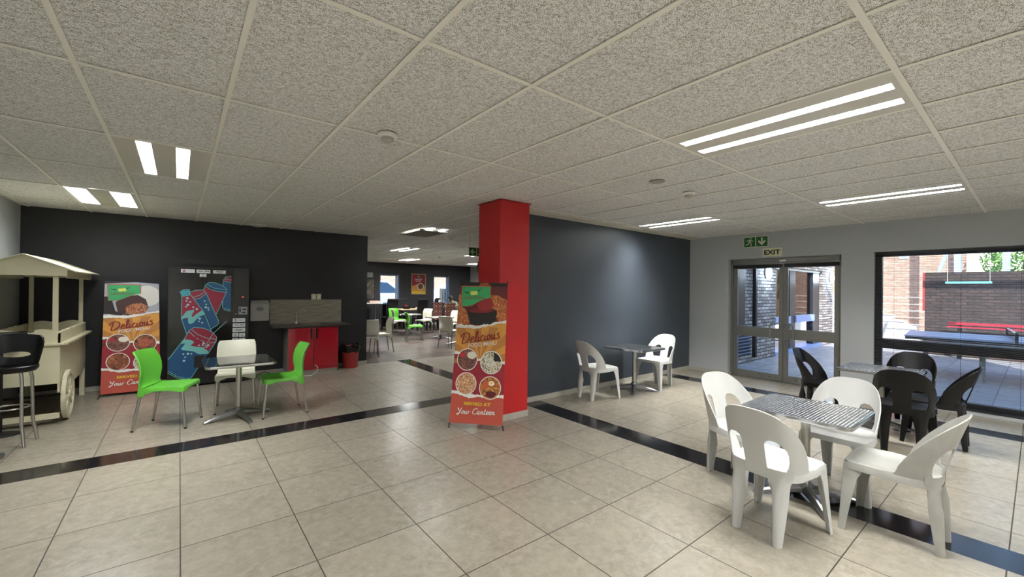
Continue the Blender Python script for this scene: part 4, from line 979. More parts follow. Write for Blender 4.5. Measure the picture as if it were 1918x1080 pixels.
# brush-script glyphs: strokes in a 1-high cell, (advance, strokes)
GLY = {
 'D': (.92, [[(.30, .95), (.24, .60), (.16, .30), (.12, .02)], [(-.05, .62), (.05, .82), (.25, .96), (.52, .98), (.78, .86), (.86, .60), (.76, .32), (.52, .12), (.26, .03), (.08, .04)]]),
 'e': (.44, [[(.10, .24), (.26, .30), (.36, .42), (.30, .54), (.18, .50), (.09, .34), (.08, .16), (.16, .04), (.28, .04), (.44, .16)]]),
 'l': (.30, [[(.06, .14), (.22, .55), (.30, .88), (.26, 1.02), (.18, .90), (.12, .50), (.08, .16), (.14, .02), (.30, .14)]]),
 'i': (.26, [[(.14, .50), (.08, .20), (.12, .03), (.26, .14)], [(.20, .70), (.22, .76)]]),
 'c': (.38, [[(.32, .44), (.24, .54), (.12, .42), (.07, .20), (.14, .04), (.26, .04), (.38, .16)]]),
 'o': (.46, [[(.26, .52), (.12, .44), (.07, .22), (.14, .05), (.28, .08), (.36, .28), (.32, .46), (.24, .53), (.36, .44), (.46, .44)]]),
 'u': (.50, [[(.10, .50), (.06, .20), (.12, .03), (.24, .10), (.34, .34)], [(.36, .52), (.31, .20), (.36, .03), (.50, .14)]]),
 's': (.40, [[(.34, .50), (.22, .56), (.12, .46), (.22, .32), (.32, .18), (.22, .03), (.08, .06), (.02, .12)]]),
 'Y': (.66, [[(.00, .80), (.08, .96), (.16, .80), (.18, .56), (.32, .52), (.46, .70)], [(.58, 1.0), (.48, .60), (.38, .20), (.24, -.08), (.08, -.14), (.06, .02), (.24, .14), (.56, .24)]]),
 'r': (.36, [[(.08, .48), (.10, .24), (.06, .02)], [(.09, .26), (.18, .46), (.34, .46)]]),
 ' ': (.34, []),
 'C': (.70, [[(.62, .72), (.60, .92), (.42, .98), (.22, .80), (.08, .50), (.08, .20), (.24, .02), (.46, .06), (.70, .22)]]),
 'a': (.48, [[(.32, .46), (.20, .52), (.09, .36), (.08, .12), (.18, .03), (.28, .18), (.34, .46), (.30, .16), (.36, .03), (.48, .14)]]),
 'n': (.50, [[(.08, .50), (.10, .26), (.06, .02)], [(.08, .20), (.20, .48), (.32, .46), (.32, .20), (.36, .03), (.50, .14)]]),
 't': (.36, [[(.22, .86), (.14, .40), (.11, .12), (.18, .02), (.36, .14)], [(.02, .58), (.36, .64)]]),
}
def smooth_line(P, q=5):
    if len(P) < 3: return P
    o = []
    for i in range(len(P)-1):
        p0, p1, p2, p3 = P[max(i-1, 0)], P[i], P[i+1], P[min(i+2, len(P)-1)]
        for k in range(q):
            t = k/q; o.append(tuple(.5*((2*p1[j])+(-p0[j]+p2[j])*t+(2*p0[j]-5*p1[j]+4*p2[j]-p3[j])*t*t+(-p0[j]+3*p1[j]-3*p2[j]+p3[j])*t**3) for j in (0, 1)))
    return o+[P[-1]]
def script_text(mb, word, fn, x0, y0, width, height, m, rot, d, wt=.10):
    tot = sum(GLY[c][0] for c in word); sx = width/tot; c, s = math.cos(rot), math.sin(rot); X = 0
    for ch in word:
        for st_ in GLY[ch][1]:
            L = smooth_line(st_); n = len(L); R = []
            for i, (a, b) in enumerate(L):
                p = ((X+a+.16*b)*sx, b*height); q = L[min(i+1, n-1)]; r = L[max(i-1, 0)]
                dx, dy = (q[0]-r[0]+.16*(q[1]-r[1]))*sx, (q[1]-r[1])*height; k = math.hypot(dx, dy) or 1
                w_ = height*wt*(.62+.55*abs(dy)/k)*(.55 if i in (0, n-1) else 1)/2
                R += [(p[0]-dy/k*w_, p[1]+dx/k*w_), (p[0]+dy/k*w_, p[1]-dx/k*w_)]
            mb.add([fn(x0+a*c-b*s, y0+a*s+b*c, d) for a, b in R], [(2*i, 2*i+1, 2*i+3, 2*i+2) for i in range(n-1)], m)
        X += GLY[ch][0]

# ------------------------------------------------------------------ X-BANNERS
def banner_fn(BL, BR, TL, TR):
    BL, BR, TL, TR = map(Vector, (BL, BR, TL, TR)); o = (BL+BR)/2; o.z = 0
    nrm = (BR-BL).cross(TL-BL).normalized(); TR = TR-nrm*((TR-BL).dot(nrm))
    def f(u, v, d):
        a, b = u/600, v/1550; return tuple(BL*(1-a)*(1-b)+BR*a*(1-b)+TL*(1-a)*b+TR*a*b+nrm*d-o)
    return f, o, nrm
BA = {"strip1":[[0,1064],[63,1078],[102,1063],[183,1069],[260,1057],[334,1082],[409,1081],[461,1107],[546,1120],[600,1135],[600,1102],[504,1094],[420,1068],[336,1049],[261,1031],[208,1021],[164,1038],[89,1030],[0,1032]],"green":[[37,1496],[387,1504],[388,1378],[317,1362],[243,1328],[168,1287],[103,1277],[48,1275]],"bag":[[141,1442],[226,1453],[235,1411],[152,1401]],"leaf":[[58,1442],[127,1433],[110,1415]],"leaf2":[[222,1451],[286,1481],[246,1447]],"ck1":[[0,1403],[37,1415],[49,1267],[106,1237],[134,1155],[155,1083],[98,1051],[0,1062]],"ck2":[[391,1415],[490,1408],[598,1358],[599,1131],[503,1117],[457,1187],[398,1289]],"ck3":[[252,1540],[340,1548],[385,1533],[365,1504],[254,1503]],"bowl":[[107,1225],[159,1258],[246,1268],[377,1265],[476,1245],[483,1203],[447,1074],[173,1066],[138,1176]],"sauce":[[123,1225],[171,1252],[269,1264],[389,1257],[460,1239],[391,1214],[272,1203],[174,1208]],"dip":[[233,1304],[318,1358],[404,1379],[436,1290],[379,1236],[303,1228],[247,1263]],
"strip2":[[0,775],[66,768],[111,800],[196,735],[282,700],[377,700],[600,682],[600,649],[357,675],[284,676],[144,713],[46,742],[0,740]],"strip3":[[0,350],[63,344],[138,314],[250,315],[322,313],[464,319],[600,323],[600,289],[512,293],[418,283],[307,287],[205,272],[140,287],[66,308],[0,312]]}
def make_banner(label, BL, BR, TL, TR, feet, style):
    fn, o, nrm = banner_fn(BL, BR, TL, TR)
    t = thing('x_banner', label, 'banner', o, 0, 'food menu banners')
    mb = MB()
    mb.add([fn(0, 0, 0), fn(600, 0, 0), fn(600, 1550, 0), fn(0, 1550, 0), fn(0, 0, -.0015), fn(600, 0, -.0015), fn(600, 1550, -.0015), fn(0, 1550, -.0015)], [(0,1,2,3),(7,6,5,4),(0,4,5,1),(1,5,6,2),(2,6,7,3),(3,7,4,0)], M_COR)
    mb.build('banner_sheet', M_COR, t)
    p = MB(); D = [.0008*k for k in range(1, 10)]
    jag = lambda P, k=7: [(a+random.uniform(-k, k)*(0 if a in (0, 600) else 1), b+random.uniform(-k, k)) for i, (a, b) in enumerate(dens(P))]
    def dens(P):
        o_ = []
        for i in range(len(P)):
            a, b = P[i], P[(i+1) % len(P)]; q = max(1, int(math.hypot(a[0]-b[0], a[1]-b[1])/18))
            for k in range(q): o_.append((a[0]+(b[0]-a[0])*k/q, a[1]+(b[1]-a[1])*k/q))
        return o_
    Z = lambda k: BA[k]
    # top photograph
    if style == 1:
        flat(p, [(0, 1040), (600, 1100), (600, 1550), (0, 1550)], fn, mat('print_wine', '#57171a', .6), D[0])
        flat(p, [(0, 1550), (600, 1550), (600, 1512), (0, 1502)], fn, M_BLACKM, D[1])
        for k in ('ck1', 'ck2', 'ck3'): flat(p, Z(k), fn, F_FRY, D[1])
        flat(p, Z('bowl'), fn, mat('print_bowl', '#140c0d', .6), D[2]); flat(p, Z('sauce'), fn, mat('print_sauce', '#6f1015', .6), D[3]); flat(p, Z('dip'), fn, mat('print_dip', '#8a1d20', .6), D[4])
        flat(p, ell(500, 1320, 62, 55), fn, F_FRY, D[2])
    else:
        flat(p, [(0, 1040), (600, 1100), (600, 1550), (0, 1550)], fn, mat('print_grey', '#9a9ca4', .6), D[0])
        flat(p, [(0, 1550), (600, 1550), (600, 1530), (330, 1545), (0, 1510)], fn, M_BLACKM, D[1])
        flat(p, clip(ell(470, 1350, 150, 150, 40), 0, 599, 1100, 1540), fn, mat('print_rice', '#c9c7c0', .6), D[1]); flat(p, [(0, 1090), (0, 1330), (70, 1330), (120, 1130), (230, 1060)], fn, mat('print_black', '#1a1214', .6), D[1])
        flat(p, [(150, 1090), (120, 1250), (200, 1330), (360, 1360), (450, 1300), (480, 1180), (440, 1110), (250, 1070)], fn, mat('print_dark_meat', '#3a1c17', .6), D[2])
        flat(p, [(230, 1090), (230, 1180), (300, 1230), (400, 1240), (470, 1200), (450, 1110), (340, 1080)], fn, F_MEAT, D[3])
    g = Z('green'); cx = sum(a for a, b in g)/len(g); cy = sum(b for a, b in g)/len(g)
    flat(p, [(cx+(a-cx)*1.05, cy+(b-cy)*1.07) for a, b in g], fn, M_COR, D[4]); flat(p, g, fn, M_PGR, D[5])
    flat(p, Z('bag'), fn, mat('print_lime', '#cfd662', .6), D[6]); flat(p, Z('leaf'), fn, mat('print_dark_green', '#123c26', .6), D[6]); flat(p, Z('leaf2'), fn, mat('print_dark_green', '#123c26', .6), D[6])
    put_text(p, 'Lebitle Kitchens', fn, 70, 1352, 250, 42, M_SCR, shear=.35, rot=.04, d=D[7])
    # sunburst
    flat(p, [(0, 700), (600, 640), (600, 1110), (0, 1050)], fn, M_ORA, D[0])
    cx, cy = 304, 690
    for k in range(24):
        if k % 2: continue
        a0, a1 = 2*PI*k/24, 2*PI*(k+1)/24
        tri = [(cx, cy), (cx+900*math.cos(a0), cy+900*math.sin(a0)), (cx+900*math.cos(a1), cy+900*math.sin(a1))]
        tri = clip(tri, 0, 600, 640, 1050)
        if len(tri) > 2: flat(p, tri, fn, M_ORB, D[1])
    flat(p, [(0, 310), (600, 310), (600, 665), (284, 690), (0, 755)], fn, M_MAR, D[1])
    flat(p, clip([(0, 0), (600, 0), (600, 320), (0, 320)], 0, 600, 0, 318), fn, M_COR, D[0])
    for k in ('strip1', 'strip2', 'strip3'): flat(p, jag(Z(k), 5), fn, M_PWH, D[6])
    foods = [F_STEW, F_NOOD, F_CHKN, F_BRKF] if style == 1 else [F_STEW, F_POT, F_POT, F_NOOD]
    cs = [(159, 686, 122), (441, 666, 127), (162, 425, 122), (442, 392, 126)]
    for (a, b, r), fd in zip(cs, foods):
        flat(p, ell(a, b, r, r), fn, M_PWH, D[7]); flat(p, ell(a, b, r-9, r-9), fn, fd, D[8])
    e = .0085
    if style == 1:
        flat(p, ell(210, 735, 55, 40), fn, mat('print_porridge', '#d8d3c4', .6), e); flat(p, ell(100, 735, 30, 28), fn, mat('print_salad_red', '#a51d28', .6), e)
        flat(p, clip(ell(441, 666, 116, 116), 470, 600, 680, 800), fn, mat('print_black', '#1a1214', .6), e)
        for k in range(8): ribbon(p, [(350+k*14, 745-k*4), (400+k*18, 590+k*3)], 5, fn, M_PWH, e+.0004)
        flat(p, ell(455, 440, 34, 26), fn, mat('print_egg', '#efe9d8', .6), e); flat(p, ell(455, 442, 15, 12, 14), fn, M_YEL, e+.0004)
        flat(p, [(360, 370), (350, 440), (400, 470), (430, 440), (420, 390)], fn, mat('print_beans', '#c25a34', .6), e)
        flat(p, [(400, 300), (400, 350), (450, 360), (500, 350), (520, 320), (460, 285)], fn, mat('print_beet', '#5a0f20', .6), e)
    else:
        flat(p, ell(215, 730, 55, 38), fn, mat('print_porridge', '#d8d3c4', .6), e); flat(p, ell(100, 730, 30, 24), fn, mat('print_salad_red', '#a51d28', .6), e)
        for a, b in ((390, 690), (450, 700), (500, 680), (400, 645), (460, 640)): flat(p, ell(a, b, 30, 24, 16), fn, mat('print_meatball', '#a4533a', .6), e)
    script_text(p, 'Delicious', fn, 70, 850, 470, 118, M_SCR, .17, D[8], .115)
    put_text(p, 'FOOD MENU', fn, 164, 818, 336, 44, M_PWH, bold=.006, rot=.13, d=D[8])
    put_text(p, 'SERVED AT', fn, 152, 194, 306, 36, M_YEL, bold=.035, d=D[8])
    script_text(p, 'Your Canteen', fn, 78, 98, 432, 66, M_PWH, .02, D[8], .125)
    p.build('banner_print', None, t, recalc=False)
    # stand: two crossed rods behind, hub, front feet and rear strut
    B = lambda u, v, d: Vector(fn(u, v, d)); hub = B(300, 780, -.03)
    gm = mat('stand_grey', '#5b5d5e', .4, .6)
    for (u, v), ft in (((0, 1550), None), ((600, 1550), None), ((0, 0), feet[0]), ((600, 0), feet[1])):
        c = B(u, v, -.004)
        MB().tube([hub, c], .0045, n=8).build('rod', gm, t)
        if ft: MB().tube([c, Vector((*ft, .004))-o], .006, n=8).build('foot', M_BLACKM, t)
        else: MB().tube([c, c+Vector((0, 0, .02))], .008, n=8).build('corner_hook', M_BLACKM, t)
    MB().tube([hub, Vector((hub.x, hub.y, 0))-Vector((nrm.x, nrm.y, 0))*feet[2]+Vector((0, 0, .004))], .006, n=8).build('rear_strut', gm, t)
    MB().box(hub.x-.02, hub.x+.02, hub.y-.02, hub.y+.02, hub.z-.03, hub.z+.03).build('hub', M_BLACK, t)
    return t
def clip(P, x0, x1, y0, y1):
    for ax, lim, s in ((0, x0, 1), (0, x1, -1), (1, y0, 1), (1, y1, -1)):
        o = []
        for i in range(len(P)):
            a, b = P[i], P[(i+1) % len(P)]; ia = (a[ax]-lim)*s >= 0; ib = (b[ax]-lim)*s >= 0
            if ia: o.append(a)
            if ia != ib:
                k = (lim-a[ax])/(b[ax]-a[ax]); o.append((a[0]+(b[0]-a[0])*k, a[1]+(b[1]-a[1])*k))
        P = o
        if len(P) < 3: return []
    return P
make_banner('food menu banner standing in front of the red pillar', (2.33, 4.01, .068), (2.735, 3.58, .063), (2.50, 4.10, 1.61), (2.865, 3.685, 1.60), ((2.335, 4.035), (2.75, 3.585), .10), 1)
make_banner('food menu banner leaning by the charcoal wall, left of the drinks machine', (-.828, 7.93, .035), (-.200, 7.90, .035), (-.826, 8.20, 1.586), (-.241, 8.20, 1.565), ((-.84, 7.80), (-.20, 7.82), .12), 2)

# ------------------------------------------------------------------ DRINKS MACHINE
def build_vending():
    VA = {"can_b":[[532,1529],[545,1611],[643,1588],[638,1143],[563,1161],[532,1202]],"can_t":[[544,1615],[545,1643],[571,1673],[644,1689],[643,1592]],"cup_r":[[289,1469],[315,1522],[374,1478],[453,1451],[577,1431],[450,1082]],"cup_l":[[311,1542],[353,1586],[431,1584],[532,1537],[583,1480],[579,1433],[453,1455],[327,1526]],"c2_b":[[180,1319],[246,1342],[326,1410],[481,988],[484,975],[464,926],[395,874],[332,1080]],"c2_t":[[129,1437],[200,1465],[289,1469],[324,1414],[246,1342],[178,1322],[145,1382]],"bo_c":[[6,1436],[45,1467],[116,1476],[129,1405],[107,1382],[25,1374]],"bo_r":[[28,1372],[126,1397],[274,1167],[313,1094],[168,1027],[28,1040]],"bo_b":[[29,1040],[144,1056],[320,1080],[391,834],[263,856],[89,806]],"bo_w":[[34,1063],[85,1147],[172,1170],[180,1153],[148,1083],[156,1051],[198,1097],[274,1159],[314,1090],[249,1068],[199,1010],[168,968],[129,950],[106,980],[105,1048],[60,1044],[30,1021]],"big_b":[[63,731],[127,862],[304,784],[458,675],[355,484],[230,279],[154,141],[100,133],[-14,180],[-118,268],[-120,439]],"big_r":[[63,731],[127,862],[176,899],[302,883],[416,808],[464,735],[458,675],[359,523],[290,588],[188,605],[137,629],[179,674],[148,711]],"big_w":[[15,666],[63,728],[148,711],[185,674],[139,627],[211,604],[290,593],[359,523],[351,484],[244,488],[173,538],[42,566],[29,588],[79,662]]}
    LN = [[[532,1529],[538,1627],[571,1677],[644,1690]],[[551,1648],[645,1629]],[[546,1612],[643,1588]],[[531,1300],[532,1202],[563,1153],[635,1137]],[[549,1178],[638,1161]],[[289,1469],[311,1542],[353,1586],[431,1584],[532,1537],[583,1480],[579,1433],[450,1082]],[[315,1526],[374,1478],[453,1451],[577,1431]],[[334,1558],[419,1499],[573,1472]],[[129,1437],[200,1465],[289,1469],[324,1414],[481,988]],[[161,1354],[246,1390],[296,1438]],[[178,1322],[246,1342],[324,1414]],[[6,1436],[45,1467],[116,1476],[129,1401],[274,1167],[313,1090]],[[9,1424],[113,1444]],[[15,1397],[119,1421]],[[22,1372],[107,1382],[126,1401]],[[29,1372],[28,1040]],[[483,1005],[484,965],[464,921],[387,864]],[[316,1080],[393,834]],[[26,1041],[91,806]],[[-120,439],[63,731],[127,862],[176,899],[302,883],[416,808],[464,735],[458,675],[355,484]],[[157,866],[225,789],[336,728],[462,700]],[[127,833],[186,760]],[[206,736],[241,714]],[[261,700],[309,680]],[[365,652],[426,652],[454,675]],[[592,981],[416,793]],[[416,793],[306,587]],[[234,283],[154,141]],[[-118,268],[-14,180],[100,133],[154,141]],[[-122,240],[-13,156],[93,119],[139,128]]]
    DT = [[94,1342],[85,1302],[129,1287],[102,1245],[80,1216],[166,1207],[210,1178],[304,1299],[324,1248],[320,1202],[351,1191],[354,1160],[246,1032],[238,989],[278,966],[299,651],[288,624],[242,624],[356,616],[335,591],[56,507],[111,507],[152,503],[78,457],[65,405]]
    WD = [[2,1751],[391,1748],[-73,1632],[234,1632],[-2,1513],[154,1511],[-4,1277],[-44,1157],[-7,1041],[-87,805],[-52,685],[573,1036],[608,918],[494,798],[566,681],[334,202]]
    t = thing('vending_machine', 'tall black drinks vending machine printed with red and blue cans, against the charcoal wall', 'vending machine', (.37, 8.2, 0))
    O = Vector((.37, 8.2, 0)); F = lambda u, v, d: (u/1000-O.x, 7.98-O.y-d, v/1000)
    body = MB().box(-.505, .515, -.20, .245, .03, 1.825).build('cabinet', mat('vending_black', '#0d0d10', .3), t, bevel=.006)
    MB().box(-.50, .30, -.222, -.205, .06, 1.80).build('front_door', mat('vending_front', '#08080b', .15), t)
    MB().box(.31, .512, -.218, -.205, .06, 1.80).build('control_panel', mat('vending_panel', '#101013', .3), t)
    for a in (-.45, .46):
        for b in (-.18, .2): MB().lathe([(.02, 0), (.02, .035)], a, b, n=10).build('foot', M_RUB, t)
    bl = mat('can_blue', '#0c4a78', .4); rd = mat('can_red', '#8d1736', .4); tl = mat('can_teal', '#6fb7b4', .4); cy = mat('can_cyan', '#2f93ad', .4)
    g = MB(); D = lambda k: .003+.0006*k
    for k, (key, m) in enumerate((('can_b', bl), ('can_t', rd), ('cup_r', rd), ('cup_l', bl), ('c2_b', bl), ('c2_t', rd), ('bo_b', bl), ('bo_r', rd), ('bo_c', cy), ('bo_w', tl), ('big_b', bl), ('big_r', rd), ('big_w', tl))): flat(g, VA[key], F, m, D(k))
    for P in LN: ribbon(g, P, 8, F, tl, D(14))
    for i, (x, z) in enumerate(DT): flat(g, ell(x, z, 12 if i % 3 else 17, 11 if i % 3 else 16, 12), F, mat('bubble_pale', '#9fd0d0', .4), D(15))
    g.build('can_artwork', None, t, recalc=False)
    g = MB()
    for r in range(14):
        z = 1750-118*r+ (0 if r % 2 else 0)
        for c in range(12): flat(g, ell(-95+60*c, z, 6, 6, 8), F, mat('dot_dim', '#3a3a40', .5), .0012)
    for x, z in WD: flat(g, ell(x, z, 9, 9, 8), F, M_WHITE, .0016)
    g.build('dot_pattern', None, t, recalc=False)
    MB().box(-.185, -.06, -.232, -.222, .285, .468).build('delivery_flap', M_BLACKM, t, bevel=.003)
    labs = [((14,1782),(180,1723),'pepsi'),((200,1782),(371,1722),'Jive  Jive'),((405,1780),(568,1722),'DRAGON'),((240,1718),(322,1664),'~'),((669,1022),(837,954),'pepsi'),((670,942),(838,877),'Jive  Jive'),((668,867),(839,796),'DRAGON'),((667,787),(747,721),'~'),((757,782),(838,715),'~'),((665,711),(745,644),'~'),((758,705),(839,638),'~')]
    for a, b, s in labs:
        d0 = .004 if a[0] < 600 else .0
        l = MB().box(a[0]/1000-O.x, b[0]/1000-O.x, -.2245-d0*.0, -.2175, b[1]/1000+.004, a[1]/1000-.004).build('button_label' if a[0] > 600 else 'brand_label', mat('label_white', '#cfd3d4', .4), t)
        g = MB(); cx, cz = (a[0]+b[0])/2, (a[1]+b[1])/2; w_ = b[0]-a[0]; fn = lambda u, v, d: (u/1000-O.x, -.2245-d, v/1000)
        ink = mat('ink_black', '#26262b', .5)
        if s == 'pepsi':
            flat(g, ell(a[0]+36, cz, 21, 21, 20), fn, M_PWH, .0004); flat(g, clip(ell(a[0]+36, cz, 20, 20, 28), 0, 1000, cz+3, cz+40), fn, mat('logo_red', '#b3203a', .5), .0006); flat(g, clip(ell(a[0]+36, cz, 20, 20, 28), 0, 1000, cz-40, cz-5), fn, mat('logo_blue', '#1f3f86', .5), .0006)
            put_text(g, 'pepsi', fn, a[0]+66, cz-11, 84, 24, mat('ink_blue', '#7c96b0', .5), bold=.02, d=.0006)
        elif s == '~':
            flat(g, ell(cx, cz+10, 10, 10, 12), fn, mat('ink_soft', '#8b8d90', .5), .0005); ribbon(g, [(cx-22, cz-13), (cx+22, cz-13)], 7, fn, ink, .0005)
        elif s == 'DRAGON':
            flat(g, ell(a[0]+22, cz, 8, 8, 12), fn, mat('ink_soft', '#8b8d90', .5), .0005); put_text(g, s, fn, a[0]+42, cz-6, 92, 20, ink, bold=.05, d=.0006); ribbon(g, [(cx-20, cz-17), (cx+32, cz-17)], 4, fn, ink, .0005)
        else: put_text(g, s, fn, a[0]+16, cz-13, w_-32, 28, ink, bold=.03, shear=.3, d=.0006)
        g.build('lettering', None, l, recalc=False)
    c = MB().box(.376, .494, -.226, -.217, 1.078, 1.202).build('coin_panel', mat('coin_panel_grey', '#8f9294', .4, .4), t)
    MB().box(.385, .405, -.228, -.226, 1.12, 1.18).box(.43, .48, -.228, -.226, 1.15, 1.17).box(.42, .47, -.228, -.226, 1.10, 1.12).build('coin_slot', M_BLACKM, c)
    MB().lathe([(0, 0), (.010, .003), (.011, .010)], 0, 0, n=12).build('indicator_light', mat('led_red', '#ff3a28', .4, emit=4), t).location = (.43, -.228, 1.354)
    MB().box(.33, .35, -.224, -.217, 1.08, 1.10).build('keyhole', M_ALU, t)
build_vending()

# ------------------------------------------------------------------ KITCHENETTE
M_LAM = mat('streaked_grey_laminate', '#8a8474', .45); 
def _lam(m=M_LAM):
    l = m.node_tree.links; tc = N(m, 'ShaderNodeTexCoord'); mp = N(m, 'ShaderNodeMapping'); mp.inputs['Scale'].default_value = (2, 2, 60); l.new(tc.outputs['Object'], mp.inputs[0])
    n = N(m, 'ShaderNodeTexNoise'); n.inputs['Scale'].default_value = 2; n.inputs['Detail'].default_value = 5; l.new(mp.outputs[0], n.inputs['Vector'])
    mr = N(m, 'ShaderNodeMapRange'); l.new(n.outputs[0], mr.inputs[0]); mr.inputs[1].default_value = .35; mr.inputs[2].default_value = .65
    l.new(mixc(m, mr.outputs[0], lin('#6b6557'), lin('#a09a88')), m.node_tree.nodes['Principled BSDF'].inputs['Base Color'])
_lam()
t = thing('sink_cabinet', 'glossy red two-door cupboard under the sink worktop', 'cupboard', (1.88, 8.2, 0))
mr_ = mat('glossy_red_door', '#a30f22', .12, coat=.5)
MB().box(-.412, .418, -.185, .24, .07, .82).build('carcass', mat('cupboard_grey', '#77716a', .5), t)
for a, b, hx in ((-.408, -.004, -.045), (.004, .414, .045)):
    d = MB().box(a, b, -.203, -.187, .12, .815).build('door', mr_, t, bevel=.003)
    MB().box(hx-.012, hx+.012, -.222, -.205, .62, .80).build('handle', M_BLACK, d, bevel=.005)
MB().box(-.408, .414, -.200, -.187, .075, .112).build('lower_rail', mr_, t)
MB().box(-.40, .41, -.165, -.15, 0, .07).build('plinth', M_SKIRT, t)
MB().box(.41, .418, -.19, -.15, 0, .07).build('end_foot', M_ALU, t)
t = thing('worktop', 'dark streaked sink worktop on top of the red cupboard', 'worktop', (1.88, 8.2, .83))
MB().box(-.64, .62, -.235, .235, 0, .035).build('slab', mat('dark_laminate_top', '#3b3732', .35, noise=.15, nscale=20), t, bevel=.004)
b = MB().lathe([(.17, .037), (.165, .042), (.15, .040), (.13, .038), (0, .037)], -.02, -.02, n=32).build('sink_bowl', M_CHROME, t)
tp = MB().lathe([(.024, .035), (.024, .06), (.016, .07), (.014, .10)], -.22, .14, n=16).tube([(-.22, .14, .09), (-.22, .14, .20), (-.215, .135, .25), (-.195, .12, .29), (-.155, .10, .31), (-.115, .08, .30), (-.09, .065, .265)], .010, n=10).build('tap', M_CHROME, t)
MB().tube([(-.22, .14, .055), (-.255, .12, .062)], .007, n=8).build('tap_lever', M_CHROME, tp)
t = thing('splashback', 'grey wood-grain splashback panel above the sink', 'splashback', (1.855, 8.448, 1.08))
MB().box(-.60, .605, -.018, 0, -.212, .215).build('panel', M_LAM, t); MB().box(-.60, .605, -.02, 0, .215, .222).box(-.604, -.60, -.02, 0, -.212, .222).box(.605, .609, -.02, 0, -.212, .222).build('edge_trim', M_ALU, t)
for x, lb in ((1.968, 'left of the two white wall switches above the splashback'), (2.058, 'right of the two white wall switches above the splashback')):
    t = thing('wall_switch', lb, 'switch', (x, 8.45, 1.343), 0, 'switches above the sink')
    MB().box(-.04, .04, -.012, 0, -.062, .062).build('plate', M_WPAINT, t, bevel=.003); MB().box(-.014, .014, -.017, -.012, -.026, .026).build('rocker', M_WHITE, t)
t = thing('towel_dispenser', 'light grey paper towel dispenser on the charcoal wall between machine and sink', 'dispenser', (1.085, 8.45, 1.115))
md_ = mat('dispenser_grey', '#a9aaa5', .4)
MB().grid([[(-.145, 0, .175), (-.135, -.09, .18), (.135, -.09, .18), (.145, 0, .175)], [(-.15, 0, .10), (-.145, -.15, .12), (.145, -.15, .12), (.15, 0, .10)], [(-.148, 0, -.17), (-.142, -.13, -.175), (.142, -.13, -.175), (.148, 0, -.17)]], md_, smooth=False).add([(-.145, 0, .175), (-.135, -.09, .18), (.135, -.09, .18), (.145, 0, .175)], [(0,1,2,3)], md_).add([(-.148, 0, -.17), (-.142, -.13, -.175), (.142, -.13, -.175), (.148, 0, -.17)], [(3,2,1,0)], md_).build('cover', md_, t, bevel=.01)
MB().prism(ell(0, .035, .055, .034, 24), lambda u, v, d: (u, -.146-d, v), mat('dark_window', '#2b2c2e', .1), .003).build('view_window', mat('dark_window', '#2b2c2e', .1), t)
t = thing('rubbish_bin', 'red plastic bin with a black bag liner beside the end of the charcoal wall', 'bin', (2.595, 8.26, 0))
mb = MB(); mb.lathe([(.13, 0), (.135, .01), (.165, .40), (.172, .41)], 0, 0, n=36).build('bucket', mat('ribbed_red_plastic', '#a8302f', .45), t)
for k in range(12): a = PI+PI*k/11; 
mb = MB(); rows = []
for i, (r, z) in enumerate(((.168, .30), (.178, .345), (.186, .40), (.180, .435), (.165, .44), (.150, .40), (.14, .30))):
    rows.append([(r*(1+.025*math.sin(k*1.1+i))*math.cos(2*PI*k/40), r*(1+.025*math.sin(k*1.1+i))*math.sin(2*PI*k/40), z+.009*math.sin(k*.9)*(1 if i < 5 else 0)) for k in range(40)])
mb.grid(rows, None, closed=True); mb.tube([(.15, -.06, .40), (.20, -.07, .44), (.19, -.09, .37)], [.012, .02, .006], n=8); mb.build('bag_liner', mat('black_bag', '#0c0c0e', .25), t)
t = thing('power_cable', 'thin white cable curving over the floor from under the red cupboard', 'cable')
MB().tube([(1.90, 7.985, .16), (1.93, 7.93, .12), (1.90, 7.86, .05), (1.80, 7.82, .008), (1.62, 7.86, .006), (1.45, 7.95, .006), (1.28, 8.20, .006)], .005, n=8).build('cord', M_WHITE, t)
MB().box(1.24, 1.30, 8.18, 8.24, 0, .035).build('plug', M_WHITE, t, bevel=.006)
tag(MB().tube([(1.02, 8.3, .008), (1.06, 8.2, .05), (1.14, 8.17, .09), (1.22, 8.22, .05), (1.28, 8.32, .008)], .006, n=8).build('black_cable', M_BLACK), 'black cable loop on the floor between drinks machine and red cupboard', 'cable')
tag(MB().box(-.008, 0, -.035, .035, -.055, .055).build('pillar_switch', M_WHITE, None, (3.333, 3.93, 1.41), bevel=.002), 'white switch plate on the right side of the red pillar', 'switch')
bpy.data.objects['pillar_switch'].location = (3.334, 4.0, 1.41)

